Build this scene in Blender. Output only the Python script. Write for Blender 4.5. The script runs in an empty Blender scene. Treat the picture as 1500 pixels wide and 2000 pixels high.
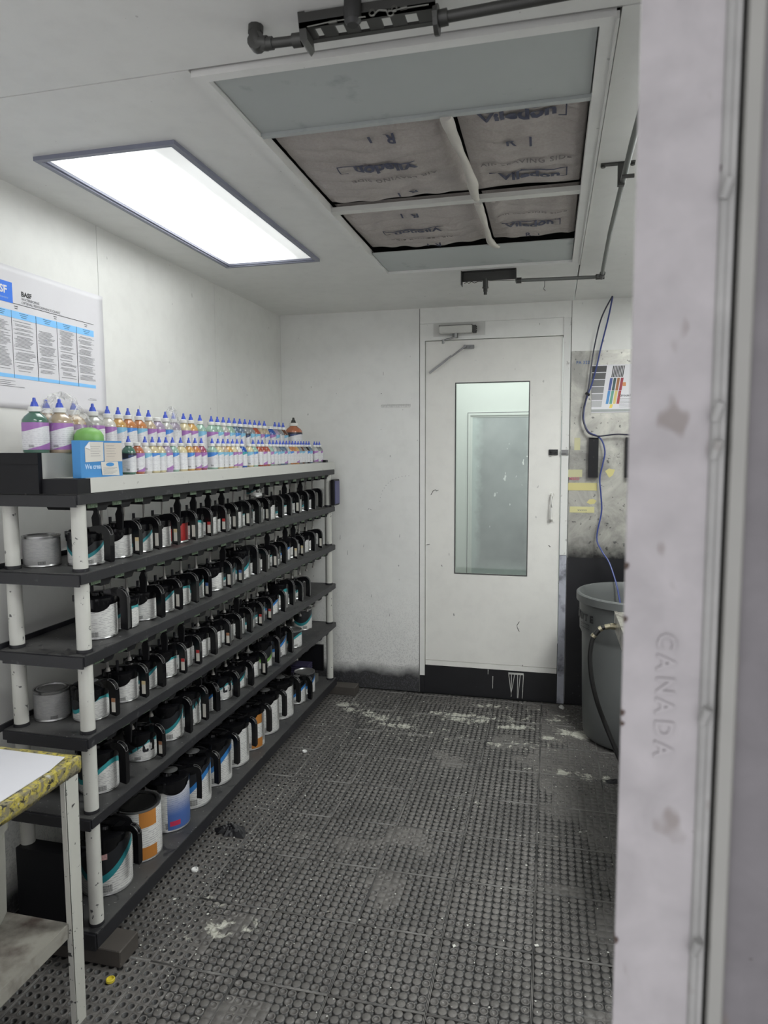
import bpy, math, random
import numpy as np
from mathutils import Vector, Matrix

sc = bpy.context.scene
COL = sc.collection
random.seed(7)
rng = np.random.default_rng(11)

# ------------------------------------------------------------------ camera
YAW, PITCH, ROLL, CH = 0.237726, -0.0920511, -0.0040917, 1.57635
FPX = 1336.86
cd = bpy.data.cameras.new('camera'); cam = bpy.data.objects.new('camera', cd); COL.objects.link(cam)
cy, sy, cp, sp = math.cos(YAW), math.sin(YAW), math.cos(PITCH), math.sin(PITCH)
fwd = Vector((-sy*cp, cy*cp, sp)); r0 = Vector((cy, sy, 0)); u0 = r0.cross(fwd)
rr = math.cos(ROLL)*r0 + math.sin(ROLL)*u0; uu = -math.sin(ROLL)*r0 + math.cos(ROLL)*u0
mw = Matrix.Identity(4)
for i in range(3):
    mw[i][0], mw[i][1], mw[i][2] = rr[i], uu[i], -fwd[i]
mw[2][3] = CH
cam.matrix_world = mw
cd.sensor_fit = 'HORIZONTAL'; cd.sensor_width = 36.0; cd.lens = FPX/1500*36
cd.clip_start = 0.05
cd.dof.use_dof = True; cd.dof.focus_distance = 3.2; cd.dof.aperture_fstop = 10.0
sc.camera = cam

# ------------------------------------------------------------------ world, lights, exposure
w = bpy.data.worlds.new('shop_air'); sc.world = w; w.use_nodes = True
w.node_tree.nodes['Background'].inputs[0].default_value = (0.93, 0.92, 0.95, 1)
w.node_tree.nodes['Background'].inputs[1].default_value = 1.2
def area(name, loc, rot, sx, sy_, power, col=(1, 1, 1)):
    l = bpy.data.lights.new(name, 'AREA'); l.shape = 'RECTANGLE'; l.size = sx; l.size_y = sy_; l.energy = power; l.color = col
    o = bpy.data.objects.new(name, l); COL.objects.link(o); o.location = loc; o.rotation_euler = rot; return o
area('next_room_lamp', (-0.3, 5.0, 2.50), (0, 0, 0), 1.2, 0.4, 11.5, (0.95, 1.0, 0.97))
area('doorway_fill', (-0.62, 0.86, 2.425), (0, 0, 0), 1.2, 0.44, 10, (0.97, 1.0, 1.0))  # added fill light above the doorway, out of view, to even out the brightness
LENS_EMIT = 5.7        # lamp above the rack
LENS_FILL = 60.0         # added fill lamp right of the filters, unseen and far stronger
sc.view_settings.view_transform = 'Standard'; sc.view_settings.look = 'None'
sc.view_settings.exposure = 0.14; sc.view_settings.gamma = 1.0; sc.view_settings.use_curve_mapping = False
sc.cycles.max_bounces = 12; sc.cycles.diffuse_bounces = 9; sc.cycles.glossy_bounces = 3
sc.cycles.transmission_bounces = 5; sc.cycles.transparent_max_bounces = 12
sc.cycles.caustics_reflective = False; sc.cycles.caustics_refractive = False
sc.cycles.sample_clamp_indirect = 6.0

# ------------------------------------------------------------------ node helpers
class NT:
    def __init__(s, name):
        s.m = bpy.data.materials.new(name); s.m.use_nodes = True
        s.t = s.m.node_tree; s.n = s.t.nodes; s.l = s.t.links
        s.b = s.n['Principled BSDF']
    def put(s, sock, v):
        if hasattr(v, 'is_output') or isinstance(v, bpy.types.NodeSocket): s.l.new(v, sock)
        else: sock.default_value = v
    def math(s, op, a, b=0.0, c=None, clamp=False):
        n = s.n.new('ShaderNodeMath'); n.operation = op; n.use_clamp = clamp
        s.put(n.inputs[0], a); s.put(n.inputs[1], b)
        if c is not None: s.put(n.inputs[2], c)
        return n.outputs[0]
    def coord(s, kind='Object'):
        return s.n.new('ShaderNodeTexCoord').outputs[kind]
    def pos(s):
        return s.n.new('ShaderNodeNewGeometry').outputs['Position']
    def xyz(s, v):
        n = s.n.new('ShaderNodeSeparateXYZ'); s.l.new(v, n.inputs[0]); return n.outputs[0], n.outputs[1], n.outputs[2]
    def scale(s, v, k):
        n = s.n.new('ShaderNodeVectorMath'); n.operation = 'MULTIPLY'; s.l.new(v, n.inputs[0]); n.inputs[1].default_value = k; return n.outputs[0]
    def noise(s, v, sc_, det=3.0, rough=0.55, dist=0.0):
        n = s.n.new('ShaderNodeTexNoise'); s.l.new(v, n.inputs['Vector']); n.inputs['Scale'].default_value = sc_
        n.inputs['Detail'].default_value = det; n.inputs['Roughness'].default_value = rough; n.inputs['Distortion'].default_value = dist
        return n.outputs['Fac']
    def ramp(s, f, a, b, lo=0.0, hi=1.0):
        n = s.n.new('ShaderNodeMapRange'); n.clamp = True; s.l.new(f, n.inputs[0])
        n.inputs[1].default_value = a; n.inputs[2].default_value = b; n.inputs[3].default_value = lo; n.inputs[4].default_value = hi
        return n.outputs[0]
    def mix(s, f, a, b):
        n = s.n.new('ShaderNodeMix'); n.data_type = 'RGBA'
        s.put(n.inputs[0], f)
        for k, v in ((6, a), (7, b)):
            if isinstance(v, tuple): n.inputs[k].default_value = (v[0], v[1], v[2], 1)
            else: s.l.new(v, n.inputs[k])
        return n.outputs[2]
    def color(s, v):
        s.put(s.b.inputs['Base Color'], (v[0], v[1], v[2], 1) if isinstance(v, tuple) else v); return s
    def rough(s, v): s.put(s.b.inputs['Roughness'], v); return s
    def bump(s, f, strength=0.3, d=0.01):
        n = s.n.new('ShaderNodeBump'); s.l.new(f, n.inputs['Height']); n.inputs['Strength'].default_value = strength; n.inputs['Distance'].default_value = d
        s.l.new(n.outputs[0], s.b.inputs['Normal']); return s

def plain(name, c, rough=0.5, metal=0.0, var=0.15, nscale=8, dirt=None, dirt_amt=0.5, dirt_thr=(0.6, 0.68), dirt_scale=25, bump=0.0):
    t = NT(name); v = t.coord()
    n = t.noise(v, nscale, 4)
    col = t.mix(n, tuple(x*(1-var) for x in c), tuple(min(1, x*(1+var)) for x in c))
    if dirt:
        d = t.ramp(t.noise(v, dirt_scale, 5, 0.6), dirt_thr[0], dirt_thr[1], 0, dirt_amt)
        col = t.mix(d, col, dirt)
    t.color(col); t.rough(rough); t.b.inputs['Metallic'].default_value = metal
    if bump: t.bump(t.noise(v, 60, 3), bump, 0.003)
    return t.m

def wall_mat(name, base, overspray=None, grime=0.5, rough=0.42):
    """painted steel sheet: soft mottling, tiny dark specks and scuffs; overspray = [(z0,z1)] black paint drifting up from the floor"""
    t = NT(name); p = t.pos()
    n1 = t.noise(p, 1.6, 4, 0.6); n2 = t.noise(p, 14, 4, 0.6)
    col = t.mix(t.ramp(n1, 0.35, 0.7), tuple(x*0.93 for x in base), base)
    col = t.mix(t.ramp(n2, 0.45, 0.8, 0, 0.12), col, (0.33, 0.32, 0.31))
    sp = t.ramp(t.noise(t.scale(p, (1, 1, 0.55)), 40, 1.0, 0.3), 0.825, 0.84, 0, grime)
    col = t.mix(sp, col, (0.05, 0.05, 0.06))
    sp2 = t.ramp(t.noise(t.scale(p, (1, 1, 0.3)), 75, 1.0, 0.2), 0.82, 0.835, 0, grime)
    col = t.mix(sp2, col, (0.08, 0.07, 0.07))
    if overspray:
        _, _, z = t.xyz(p)
        zz = t.math('SUBTRACT', z, t.math('MULTIPLY', t.noise(p, 6, 3), overspray[1]))
        m = t.ramp(zz, overspray[0], overspray[0]-overspray[1]*0.75, 0, 0.97)
        col = t.mix(m, col, (0.012, 0.012, 0.014))
        g = t.ramp(z, 0.75, 0.1, 0, 0.35)
        dots = t.ramp(t.noise(p, 150, 2), 0.5, 0.62)
        col = t.mix(t.math('MULTIPLY', g, dots), col, (0.16, 0.16, 0.18))
    t.color(col); t.rough(rough); t.bump(t.noise(p, 35, 3), 0.06, 0.004)
    return t.m

def label_mat(name, accent, H, style='wave', base=(0.62, 0.62, 0.60), dark=(0.012, 0.013, 0.016), phase=0.0, spill=0.0):
    """paper wrap printed on a can: dark top field, coloured swoosh, small print, bar code"""
    t = NT(name); v = t.coord(); x, y, z = t.xyz(v)
    ang = t.math('ARCTAN2', y, x); h = t.math('DIVIDE', z, H)
    sn = t.math('SINE', t.math('ADD', t.math('MULTIPLY', ang, 1.6), phase))
    edge = t.math('ADD', 0.60, t.math('MULTIPLY', sn, 0.24))
    dd = t.math('SUBTRACT', h, edge)
    # small print
    ln = t.ramp(t.math('SINE', t.math('MULTIPLY', h, 150.0)), 0.1, 0.5)
    wd = t.ramp(t.noise(t.scale(v, (70, 70, 400)), 1.0, 1), 0.45, 0.5)
    col = t.mix(t.math('MULTIPLY', t.math('MULTIPLY', ln, wd), 0.55), base, (0.16, 0.16, 0.18))
    # bar code near the bottom
    b1 = t.math('MULTIPLY', t.math('GREATER_THAN', ang, -1.15), t.math('LESS_THAN', ang, -0.75))
    b2 = t.math('MULTIPLY', t.math('GREATER_THAN', h, 0.07), t.math('LESS_THAN', h, 0.2))
    b3 = t.math('GREATER_THAN', t.math('SINE', t.math('MULTIPLY', ang, 170)), -0.1)
    col = t.mix(t.math('MULTIPLY', t.math('MULTIPLY', b1, b2), b3), col, (0.02, 0.02, 0.02))
    if style == 'wave':
        col = t.mix(t.math('GREATER_THAN', dd, -0.13), col, accent)
        col = t.mix(t.math('GREATER_THAN', dd, 0.0), col, dark)
    elif style == 'blocks':
        s_ = t.math('MULTIPLY', t.math('GREATER_THAN', ang, -0.92), t.math('LESS_THAN', ang, -0.12))
        k = t.math('MAXIMUM', t.math('GREATER_THAN', h, 0.66), t.math('LESS_THAN', h, 0.28))
        col = t.mix(t.math('MULTIPLY', s_, k), col, accent)
    elif style == 'panel':
        s_ = t.math('MULTIPLY', t.math('GREATER_THAN', ang, -1.05), t.math('LESS_THAN', ang, 0.7))
        k = t.ramp(h, 0.95, 0.35, 0, 1)
        col = t.mix(t.math('MULTIPLY', s_, k), col, accent)
        s2 = t.math('MULTIPLY', t.math('GREATER_THAN', ang, -0.95), t.math('LESS_THAN', ang, -0.45))
        k2 = t.math('MULTIPLY', t.math('GREATER_THAN', h, 0.12), t.math('LESS_THAN', h, 0.22))
        col = t.mix(t.math('MULTIPLY', s2, k2), col, (0.45, 0.03, 0.08))
    elif style == 'solid':
        col = t.mix(t.math('GREATER_THAN', h, 0.1), col, accent)
    if spill:
        n = t.ramp(t.noise(t.scale(v, (1, 1, 0.35)), 60, 3), 0.5, 0.56, 0, 1)
        k = t.ramp(h, 0.25, 0.9, 0, 1)
        col = t.mix(t.math('MULTIPLY', t.math('GREATER_THAN', t.math('ADD', t.math('MULTIPLY', n, 0.5), t.math('MULTIPLY', k, spill)), 0.62), 1.0), col, dark)
    t.color(col); t.rough(0.38)
    return t.m

# ------------------------------------------------------------------ materials
M = {}
M['wall'] = wall_mat('white wall paint', (0.76, 0.76, 0.735))
M['wall_back'] = wall_mat('white wall paint, oversprayed foot', (0.76, 0.76, 0.74), overspray=(0.125, 0.11))
M['wall_left'] = wall_mat('white wall paint, left', (0.74, 0.74, 0.715), overspray=(0.12, 0.15), grime=0.5)
M['ceil'] = wall_mat('ceiling paint', (0.74, 0.74, 0.72), grime=0.35)
M['door'] = wall_mat('door paint', (0.74, 0.73, 0.695), grime=0.35)
M['frame_right'] = plain('scuffed bluish frame paint', (0.46, 0.47, 0.50), 0.5, var=0.15, nscale=4, dirt=(0.07, 0.06, 0.06), dirt_amt=0.7, dirt_scale=14, dirt_thr=(0.56, 0.66))
M['black_paint'] = plain('black sprayed paint', (0.012, 0.012, 0.014), 0.35, var=0.4, dirt=(0.30, 0.30, 0.32), dirt_amt=0.35, dirt_scale=60, dirt_thr=(0.70, 0.74))
M['gap'] = plain('dark joint', (0.02, 0.02, 0.02), 0.8)
M['groove'] = plain('grey seam sealant', (0.30, 0.30, 0.29), 0.8)  # even grey of the sealant in the panel seams
M['black_plastic'] = plain('black plastic', (0.008, 0.008, 0.010), 0.45, var=0.3)
M['housing'] = plain('matt black housing', (0.005, 0.005, 0.006), 0.6, var=0.2)
for k_ in ('black_plastic', 'housing'): M[k_].node_tree.nodes['Principled BSDF'].inputs['Specular IOR Level'].default_value = 0.25
M['gloss_black'] = plain('paint-wet black plastic', (0.005, 0.005, 0.006), 0.2, var=0.3)
M['gloss_black'].node_tree.nodes['Principled BSDF'].inputs['Specular IOR Level'].default_value = 0.32
M['shelf_black'] = plain('dusty black shelf', (0.014, 0.014, 0.017), 0.45, var=0.35, nscale=5, dirt=(0.16, 0.16, 0.16), dirt_amt=0.35, dirt_scale=30, dirt_thr=(0.62, 0.74))
def shelf_top():
    t = NT('grey dusty shelf'); v = t.pos()
    c = t.mix(t.ramp(t.noise(v, 6, 5), 0.3, 0.7), (0.030, 0.030, 0.032), (0.075, 0.074, 0.072))
    c = t.mix(t.ramp(t.noise(v, 90, 3), 0.68, 0.72, 0, 0.7), c, (0.4, 0.4, 0.38))
    c = t.mix(t.ramp(t.noise(v, 16, 3, 0.5, 1.0), 0.62, 0.66, 0, 0.8), c, (0.008, 0.008, 0.01))
    t.color(c); t.rough(0.5); return t.m
M['shelf_top'] = shelf_top()
M['tray_white'] = plain('off-white tray', (0.52, 0.52, 0.49), 0.45, var=0.06, dirt=(0.15, 0.14, 0.13), dirt_amt=0.5, dirt_scale=30, dirt_thr=(0.66, 0.72))
M['post'] = plain('paint-spattered white pipe', (0.50, 0.50, 0.465), 0.4, var=0.1, nscale=12, dirt=(0.03, 0.03, 0.035), dirt_amt=0.9, dirt_scale=46, dirt_thr=(0.655, 0.67))
M['tin'] = plain('tinplate', (0.42, 0.42, 0.42), 0.32, 0.85, 0.12, 10, dirt=(0.03, 0.03, 0.03), dirt_amt=0.8, dirt_scale=22, dirt_thr=(0.62, 0.68))
M['steel'] = plain('grey steel', (0.22, 0.22, 0.22), 0.38, 0.7)
M['dark_steel'] = plain('dark steel pipe', (0.055, 0.055, 0.052), 0.45, 0.4, 0.25, 12)
M['galv'] = plain('galvanised sheet', (0.44, 0.465, 0.46), 0.55, 0.25, 0.10, 3, dirt=(0.18, 0.19, 0.2), dirt_amt=0.4, dirt_scale=5)
def alu():
    t = NT('smeared aluminium sheet'); v = t.pos()
    c = t.mix(t.ramp(t.noise(v, 5, 5, 0.65, 0.6), 0.35, 0.7), (0.23, 0.225, 0.21), (0.52, 0.51, 0.46))
    c = t.mix(t.ramp(t.noise(v, 40, 4), 0.64, 0.70, 0, 0.8), c, (0.06, 0.06, 0.06))
    _, _, z = t.xyz(v)
    zz = t.math('ADD', z, t.math('MULTIPLY', t.noise(v, 20, 4), -0.1))
    c = t.mix(t.ramp(zz, 0.97, 0.87, 0, 1), c, (0.02, 0.02, 0.02))
    t.color(c); t.rough(0.42); t.b.inputs['Metallic'].default_value = 0.35; return t.m
M['alu'] = alu()
def jambm(name, c, seed):
    t = NT(name); v = t.pos()
    n = t.noise(v, 22, 4, 0.55, 0.3)
    col = t.mix(t.ramp(n, 0.35, 0.7), tuple(x*0.80 for x in c), c)
    col = t.mix(t.ramp(t.noise(t.scale(v, (1, 1, 0.6)), 30+seed, 2), 0.66, 0.72, 0, 0.6), col, (0.18, 0.15, 0.13))
    col = t.mix(t.ramp(t.noise(v, 60+seed, 1), 0.755, 0.775, 0, 0.9), col, (0.05, 0.04, 0.035))
    t.color(col); t.rough(0.45); t.bump(t.noise(v, 40, 2), 0.25, 0.004); return t.m
M['jamb'] = jambm('worn lilac-white jamb paint', (0.44, 0.42, 0.43), 0)
M['jamb_bead'] = jambm('worn grey bead paint', (0.37, 0.37, 0.36), 9)
M['leaf'] = jambm('mauve grey door paint', (0.19, 0.18, 0.19), 5)
M['blue_cable'] = plain('blue plastic cable', (0.03, 0.05, 0.20), 0.4)
M['black_cable'] = plain('black cable', (0.02, 0.02, 0.04), 0.4)
M['hose'] = plain('black rubber hose', (0.010, 0.010, 0.010), 0.45)
M['brass'] = plain('tarnished fitting', (0.42, 0.38, 0.27), 0.3, 0.8)
M['bin'] = plain('grey bin plastic', (0.11, 0.116, 0.114), 0.5, 0, 0.12, 5, dirt=(0.25, 0.25, 0.24), dirt_amt=0.5, dirt_scale=45, dirt_thr=(0.72, 0.76))
M['ink'] = plain('black ink', (0.012, 0.012, 0.014), 0.5)
M['grey_ink'] = plain('grey ink', (0.16, 0.16, 0.17), 0.6)
M['paper'] = plain('white paper', (0.66, 0.65, 0.68), 0.5, var=0.03)
M['note'] = plain('note paper', (0.60, 0.58, 0.54), 0.6, var=0.05)
M['logo_blue'] = plain('logo blue', (0.03, 0.17, 0.72), 0.5, var=0.03)
M['sky_blue'] = plain('table sky blue', (0.22, 0.52, 0.88), 0.5, var=0.03)
M['box_blue'] = plain('carton blue', (0.05, 0.23, 0.52), 0.45, var=0.06)
M['white_print'] = plain('white print', (0.7, 0.7, 0.7), 0.5, var=0.02)
M['cap'] = plain('white cap', (0.66, 0.66, 0.64), 0.4, var=0.05)
M['nozzle'] = plain('blue nozzle', (0.04, 0.08, 0.46), 0.35, var=0.1)
M['nozzle_black'] = plain('black nozzle', (0.015, 0.015, 0.015), 0.35)
M['tape'] = plain('yellow masking tape', (0.52, 0.47, 0.20), 0.6, var=0.1)
M['lens_clear'] = None
def glass(name, tint=(1, 1, 1), op=0.12, rough=0.05):
    t = NT(name)
    tr = t.n.new('ShaderNodeBsdfTransparent'); tr.inputs[0].default_value = (*tint, 1)
    gl = t.n.new('ShaderNodeBsdfGlossy'); gl.inputs['Roughness'].default_value = rough
    mx = t.n.new('ShaderNodeMixShader'); mx.inputs[0].default_value = op
    t.l.new(tr.outputs[0], mx.inputs[1]); t.l.new(gl.outputs[0], mx.inputs[2]); t.l.new(mx.outputs[0], t.n['Material Output'].inputs[0])
    return t.m
M['glass'] = glass('window glass', (0.93, 0.96, 0.94), 0.05, 0.03)
def film():
    t = NT('crumpled clear film'); v = t.coord()
    tr = t.n.new('ShaderNodeBsdfTransparent'); tr.inputs[0].default_value = (0.93, 0.93, 0.93, 1)
    df = t.n.new('ShaderNodeBsdfDiffuse'); df.inputs[0].default_value = (0.85, 0.85, 0.85, 1)
    gl = t.n.new('ShaderNodeBsdfGlossy'); gl.inputs['Roughness'].default_value = 0.45
    m0 = t.n.new('ShaderNodeMixShader'); m0.inputs[0].default_value = 0.25
    t.l.new(df.outputs[0], m0.inputs[1]); t.l.new(gl.outputs[0], m0.inputs[2])
    mx = t.n.new('ShaderNodeMixShader')
    f = t.ramp(t.noise(t.scale(v, (1, 1, .5)), 16, 3, 0.5, 2.5), 0.48, 0.68, 0.14, 0.55)
    t.l.new(f, mx.inputs[0]); t.l.new(tr.outputs[0], mx.inputs[1]); t.l.new(m0.outputs[0], mx.inputs[2]); t.l.new(mx.outputs[0], t.n['Material Output'].inputs[0])
    return t.m
M['film'] = film()
def lens():
    t = NT('glowing lamp lens'); v = t.pos(); x, y, z = t.xyz(v)
    # three tubes glow through the lens; grime darkens it at the near end
    core = t.math('MULTIPLY', t.ramp(x, -1.49, -1.44, 0.0, 1), t.ramp(x, -1.12, -1.27, 0.03, 1))
    tube1 = t.math('MULTIPLY', t.ramp(t.math('ABSOLUTE', t.math('ADD', x, 1.145)), 0.016, 0.008, 0, 1), 0.10)
    tube2 = t.math('MULTIPLY', t.ramp(t.math('ABSOLUTE', t.math('ADD', x, 1.20)), 0.016, 0.008, 0, 1), 0.10)
    endf = t.math('MULTIPLY', t.ramp(y, 1.80, 2.02, 0.02, 1), t.ramp(y, 3.06, 2.86, 0.03, 1))
    core = t.math('MULTIPLY', t.math('ADD', t.math('ADD', core, tube1), tube2), endf)
    dirt = t.ramp(t.noise(v, 45, 4, .7), 0.60, 0.70, 1, 0.85)
    st = t.math('MULTIPLY', t.math('ADD', 0.075, core), dirt)
    st = t.math('MULTIPLY', st, LENS_EMIT)
    t.color((0.7, 0.7, 0.7))
    t.b.inputs['Emission Color'].default_value = (0.97, 1.0, 0.985, 1)
    t.l.new(st, t.b.inputs['Emission Strength'])
    return t.m
M['lens'] = lens()
t_ = NT('added fill lamp lens'); t_.color((.7, .7, .7)); t_.b.inputs['Emission Color'].default_value = (0.97, 1.0, 0.985, 1); t_.b.inputs['Emission Strength'].default_value = LENS_FILL*.6
M['lens_fill'] = t_.m
M['lamp_frame'] = plain('grey-blue lamp trim', (0.20, 0.21, 0.27), 0.4)

# ------------------------------------------------------------------ mesh builder
class MB:
    def __init__(s): s.v = []; s.f = []; s.m = []
    def add(s, vs, fs, mi=0):
        o = len(s.v); s.v += [tuple(p) for p in vs]
        for f in fs: s.f.append(tuple(i+o for i in f)); s.m.append(mi)
        return s
    def box(s, x0, x1, y0, y1, z0, z1, mi=0):
        return s.add([(x0,y0,z0),(x1,y0,z0),(x1,y1,z0),(x0,y1,z0),(x0,y0,z1),(x1,y0,z1),(x1,y1,z1),(x0,y1,z1)],
                     [(0,3,2,1),(4,5,6,7),(0,1,5,4),(1,2,6,5),(2,3,7,6),(3,0,4,7)], mi)
    def bbox(s, x0, x1, y0, y1, z0, z1, b=0.004, mi=0):
        """box with chamfered vertical and top edges"""
        def ring(z, d):
            X0, X1, Y0, Y1 = x0+d, x1-d, y0+d, y1-d
            return [(X0+b,Y0,z),(X1-b,Y0,z),(X1,Y0+b,z),(X1,Y1-b,z),(X1-b,Y1,z),(X0+b,Y1,z),(X0,Y1-b,z),(X0,Y0+b,z)]
        vs = ring(z0, b*0.7)+ring(z0+b, 0)+ring(z1-b, 0)+ring(z1, b*0.7)
        fs = [tuple(range(7, -1, -1)), tuple(range(24, 32))]
        for k in range(3):
            for i in range(8): fs.append((k*8+i, k*8+(i+1) % 8, k*8+8+(i+1) % 8, k*8+8+i))
        return s.add(vs, fs, mi)
    def cyl(s, p0, p1, r0_, r1_=None, n=12, mi=0, caps=True):
        r1_ = r0_ if r1_ is None else r1_
        p0 = Vector(p0); p1 = Vector(p1); d = (p1-p0).normalized()
        a = d.orthogonal().normalized(); b = d.cross(a); vs = []
        for p, r in ((p0, r0_), (p1, r1_)):
            for i in range(n):
                t = 2*math.pi*i/n; vs.append(p+a*(r*math.cos(t))+b*(r*math.sin(t)))
        fs = [(i, (i+1) % n, n+(i+1) % n, n+i) for i in range(n)]
        if caps: fs += [tuple(range(n-1, -1, -1)), tuple(range(n, 2*n))]
        return s.add(vs, fs, mi)
    def lathe(s, prof, n=20, c=(0, 0), mi=0, sq=0.0, a0=0.0, a1=2*math.pi, cap=True):
        full = abs(a1-a0-2*math.pi) < 1e-6; m = n if full else n+1; vs = []
        for r, z in prof:
            for i in range(m):
                t = a0+(a1-a0)*i/n
                k = 1.0
                if sq: k = (abs(math.cos(t))**(2+sq)+abs(math.sin(t))**(2+sq))**(-1/(2+sq))
                vs.append((c[0]+r*k*math.cos(t), c[1]+r*k*math.sin(t), z))
        fs = []
        for j in range(len(prof)-1):
            for i in range(n):
                i2 = (i+1) % m if full else i+1
                fs.append((j*m+i, j*m+i2, (j+1)*m+i2, (j+1)*m+i))
        if full and cap:
            if prof[0][0] > 1e-5: fs.append(tuple(range(m-1, -1, -1)))
            if prof[-1][0] > 1e-5: fs.append(tuple(range((len(prof)-1)*m, len(prof)*m)))
        return s.add(vs, fs, mi)
    def tube(s, pts, r, n=8, mi=0):
        pts = [Vector(p) for p in pts]; vs = []; up = Vector((0.12, 0.31, 0.94))
        for i, p in enumerate(pts):
            d = (pts[min(i+1, len(pts)-1)]-pts[max(i-1, 0)]).normalized()
            a = d.cross(up)
            if a.length < 0.1: a = d.orthogonal()
            a.normalize(); b = d.cross(a)
            for k in range(n):
                t = 2*math.pi*k/n; vs.append(p+a*(r*math.cos(t))+b*(r*math.sin(t)))
        fs = []
        for i in range(len(pts)-1):
            for k in range(n): fs.append((i*n+k, i*n+(k+1) % n, (i+1)*n+(k+1) % n, (i+1)*n+k))
        fs += [tuple(range(n-1, -1, -1)), tuple(range((len(pts)-1)*n, len(pts)*n))]
        return s.add(vs, fs, mi)
    def strap(s, path, wy, th, mi=0, wl=None):
        """flat bar following path of (x,z) in the local XZ plane, width wy along Y, thickness th"""
        vs = []; n = len(path)
        for i in range(n):
            x, z = path[i]; x0_, z0_ = path[max(i-1, 0)]; x1_, z1_ = path[min(i+1, n-1)]
            dx, dz = x1_-x0_, z1_-z0_; L = math.hypot(dx, dz) or 1; nx, nz = -dz/L, dx/L
            W = wy if wl is None else wl[i]
            for a, b in ((-1, -1), (1, -1), (1, 1), (-1, 1)):
                vs.append((x+nx*th/2*b, a*W/2, z+nz*th/2*b))
        fs = [(3, 2, 1, 0), tuple((n-1)*4+k for k in range(4))]
        for i in range(n-1):
            for k in range(4): fs.append((i*4+k, i*4+(k+1) % 4, i*4+4+(k+1) % 4, i*4+4+k))
        return s.add(vs, fs, mi)
    def poly(s, pts, d, mi=0):
        """extrude polygon (3D points) by vector d"""
        n = len(pts); d = Vector(d); a = [Vector(p) for p in pts]
        return s.add(a+[p+d for p in a], [tuple(range(n-1, -1, -1)), tuple(range(n, 2*n))]+[(i, (i+1) % n, n+(i+1) % n, n+i) for i in range(n)], mi)
    def build(s, name, mats, parent=None, smooth=False, loc=None):
        me = bpy.data.meshes.new(name); me.from_pydata(s.v, [], s.f)
        for m in (mats if isinstance(mats, (list, tuple)) else [mats]): me.materials.append(m)
        if any(s.m): me.polygons.foreach_set('material_index', s.m)
        me.update()
        import bmesh
        bm = bmesh.new(); bm.from_mesh(me); bmesh.ops.recalc_face_normals(bm, faces=bm.faces); bm.to_mesh(me); bm.free()
        if smooth:
            me.polygons.foreach_set('use_smooth', [True]*len(me.polygons))
            try: me.set_sharp_from_angle(angle=math.radians(38))
            except Exception: pass
        o = bpy.data.objects.new(name, me); COL.objects.link(o)
        if parent is not None: o.parent = parent
        if loc is not None: o.location = loc
        return o
def thing(name, label, cat, loc=(0, 0, 0), rz=0.0, group=None):
    o = bpy.data.objects.new(name, None); COL.objects.link(o); o.location = loc; o.rotation_euler = (0, 0, rz); o.empty_display_size = 0.02
    o['label'] = label; o['category'] = cat
    if group: o['group'] = group
    return o
def tag(o, label, cat, group=None):
    o['label'] = label; o['category'] = cat
    if group: o['group'] = group
    return o
def struct(o, label=None):
    o['kind'] = 'structure'
    if label: o['label'] = label
    return o
def holder(name, label=None):
    o = bpy.data.objects.new(name, None); COL.objects.link(o); o['kind'] = 'structure'; o.empty_display_size = 0.02
    if label: o['label'] = label
    return o
def dup(root, loc=None, rz=None):
    r = root.copy(); COL.objects.link(r)
    if loc is not None: r.location = loc
    if rz is not None: r.rotation_euler = (0, 0, rz)
    for ch in list(root.children):
        c = ch.copy(); COL.objects.link(c); c.parent = r
        for g in list(ch.children):
            d = g.copy(); COL.objects.link(d); d.parent = c
    return r
def text(body, size, loc, rot, mat, parent, name='lettering', ext=0.0004, bold=0.0, spacing=1.0, align='LEFT', label=None):
    c = bpy.data.curves.new(name, 'FONT'); c.body = body; c.size = size; c.extrude = ext; c.offset = bold; c.space_character = spacing
    c.align_x = align; c.resolution_u = 2; c.materials.append(mat)
    tmp = bpy.data.objects.new(name, c); me = bpy.data.meshes.new_from_object(tmp); bpy.data.objects.remove(tmp)
    o = bpy.data.objects.new(name, me); COL.objects.link(o); o.parent = parent; o.location = loc; o.rotation_euler = rot
    if not me.materials: me.materials.append(mat)
    if label: o['label'] = label
    return o
PI = math.pi

# ------------------------------------------------------------------ dimensions (metres)
LW, BW, RW, FW, CZ = -1.7233, 4.263, 1.30, 0.47, 2.44

# ------------------------------------------------------------------ floor
px, py = 0.0288, 0.0307
TX, TY = 10*px, 10*py                      # one tile
SX0, SY0 = -0.60, 2.37                     # seams seen in the photograph
def vnoise(x, y, s, seed):
    """smooth value noise on numpy arrays"""
    x = x*s+seed*17.3; y = y*s+seed*9.1
    xi, yi = np.floor(x), np.floor(y); xf, yf = x-xi, y-yi
    xf = xf*xf*(3-2*xf); yf = yf*yf*(3-2*yf)
    def h(a, b):
        v = np.sin(a*127.1+b*311.7+seed*74.7)*43758.5453; return v-np.floor(v)
    return (h(xi, yi)*(1-xf)+h(xi+1, yi)*xf)*(1-yf)+(h(xi, yi+1)*(1-xf)+h(xi+1, yi+1)*xf)*yf
def sstep(a, b, x): t = np.clip((x-a)/(b-a), 0, 1); return t*t*(3-2*t)
def openness(x, y):                        # 1 = clean holes beside the rack, 0 = holes packed with paint
    e = -1.13+0.10*(vnoise(x, y, 2.2, 1)-0.5)*2+0.20*sstep(3.9, 4.2, y)*1.6
    return np.maximum(1-sstep(e-0.06, e+0.10, x), sstep(4.02, 4.14, y)*(x > -0.75)*(x < -0.2))
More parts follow.
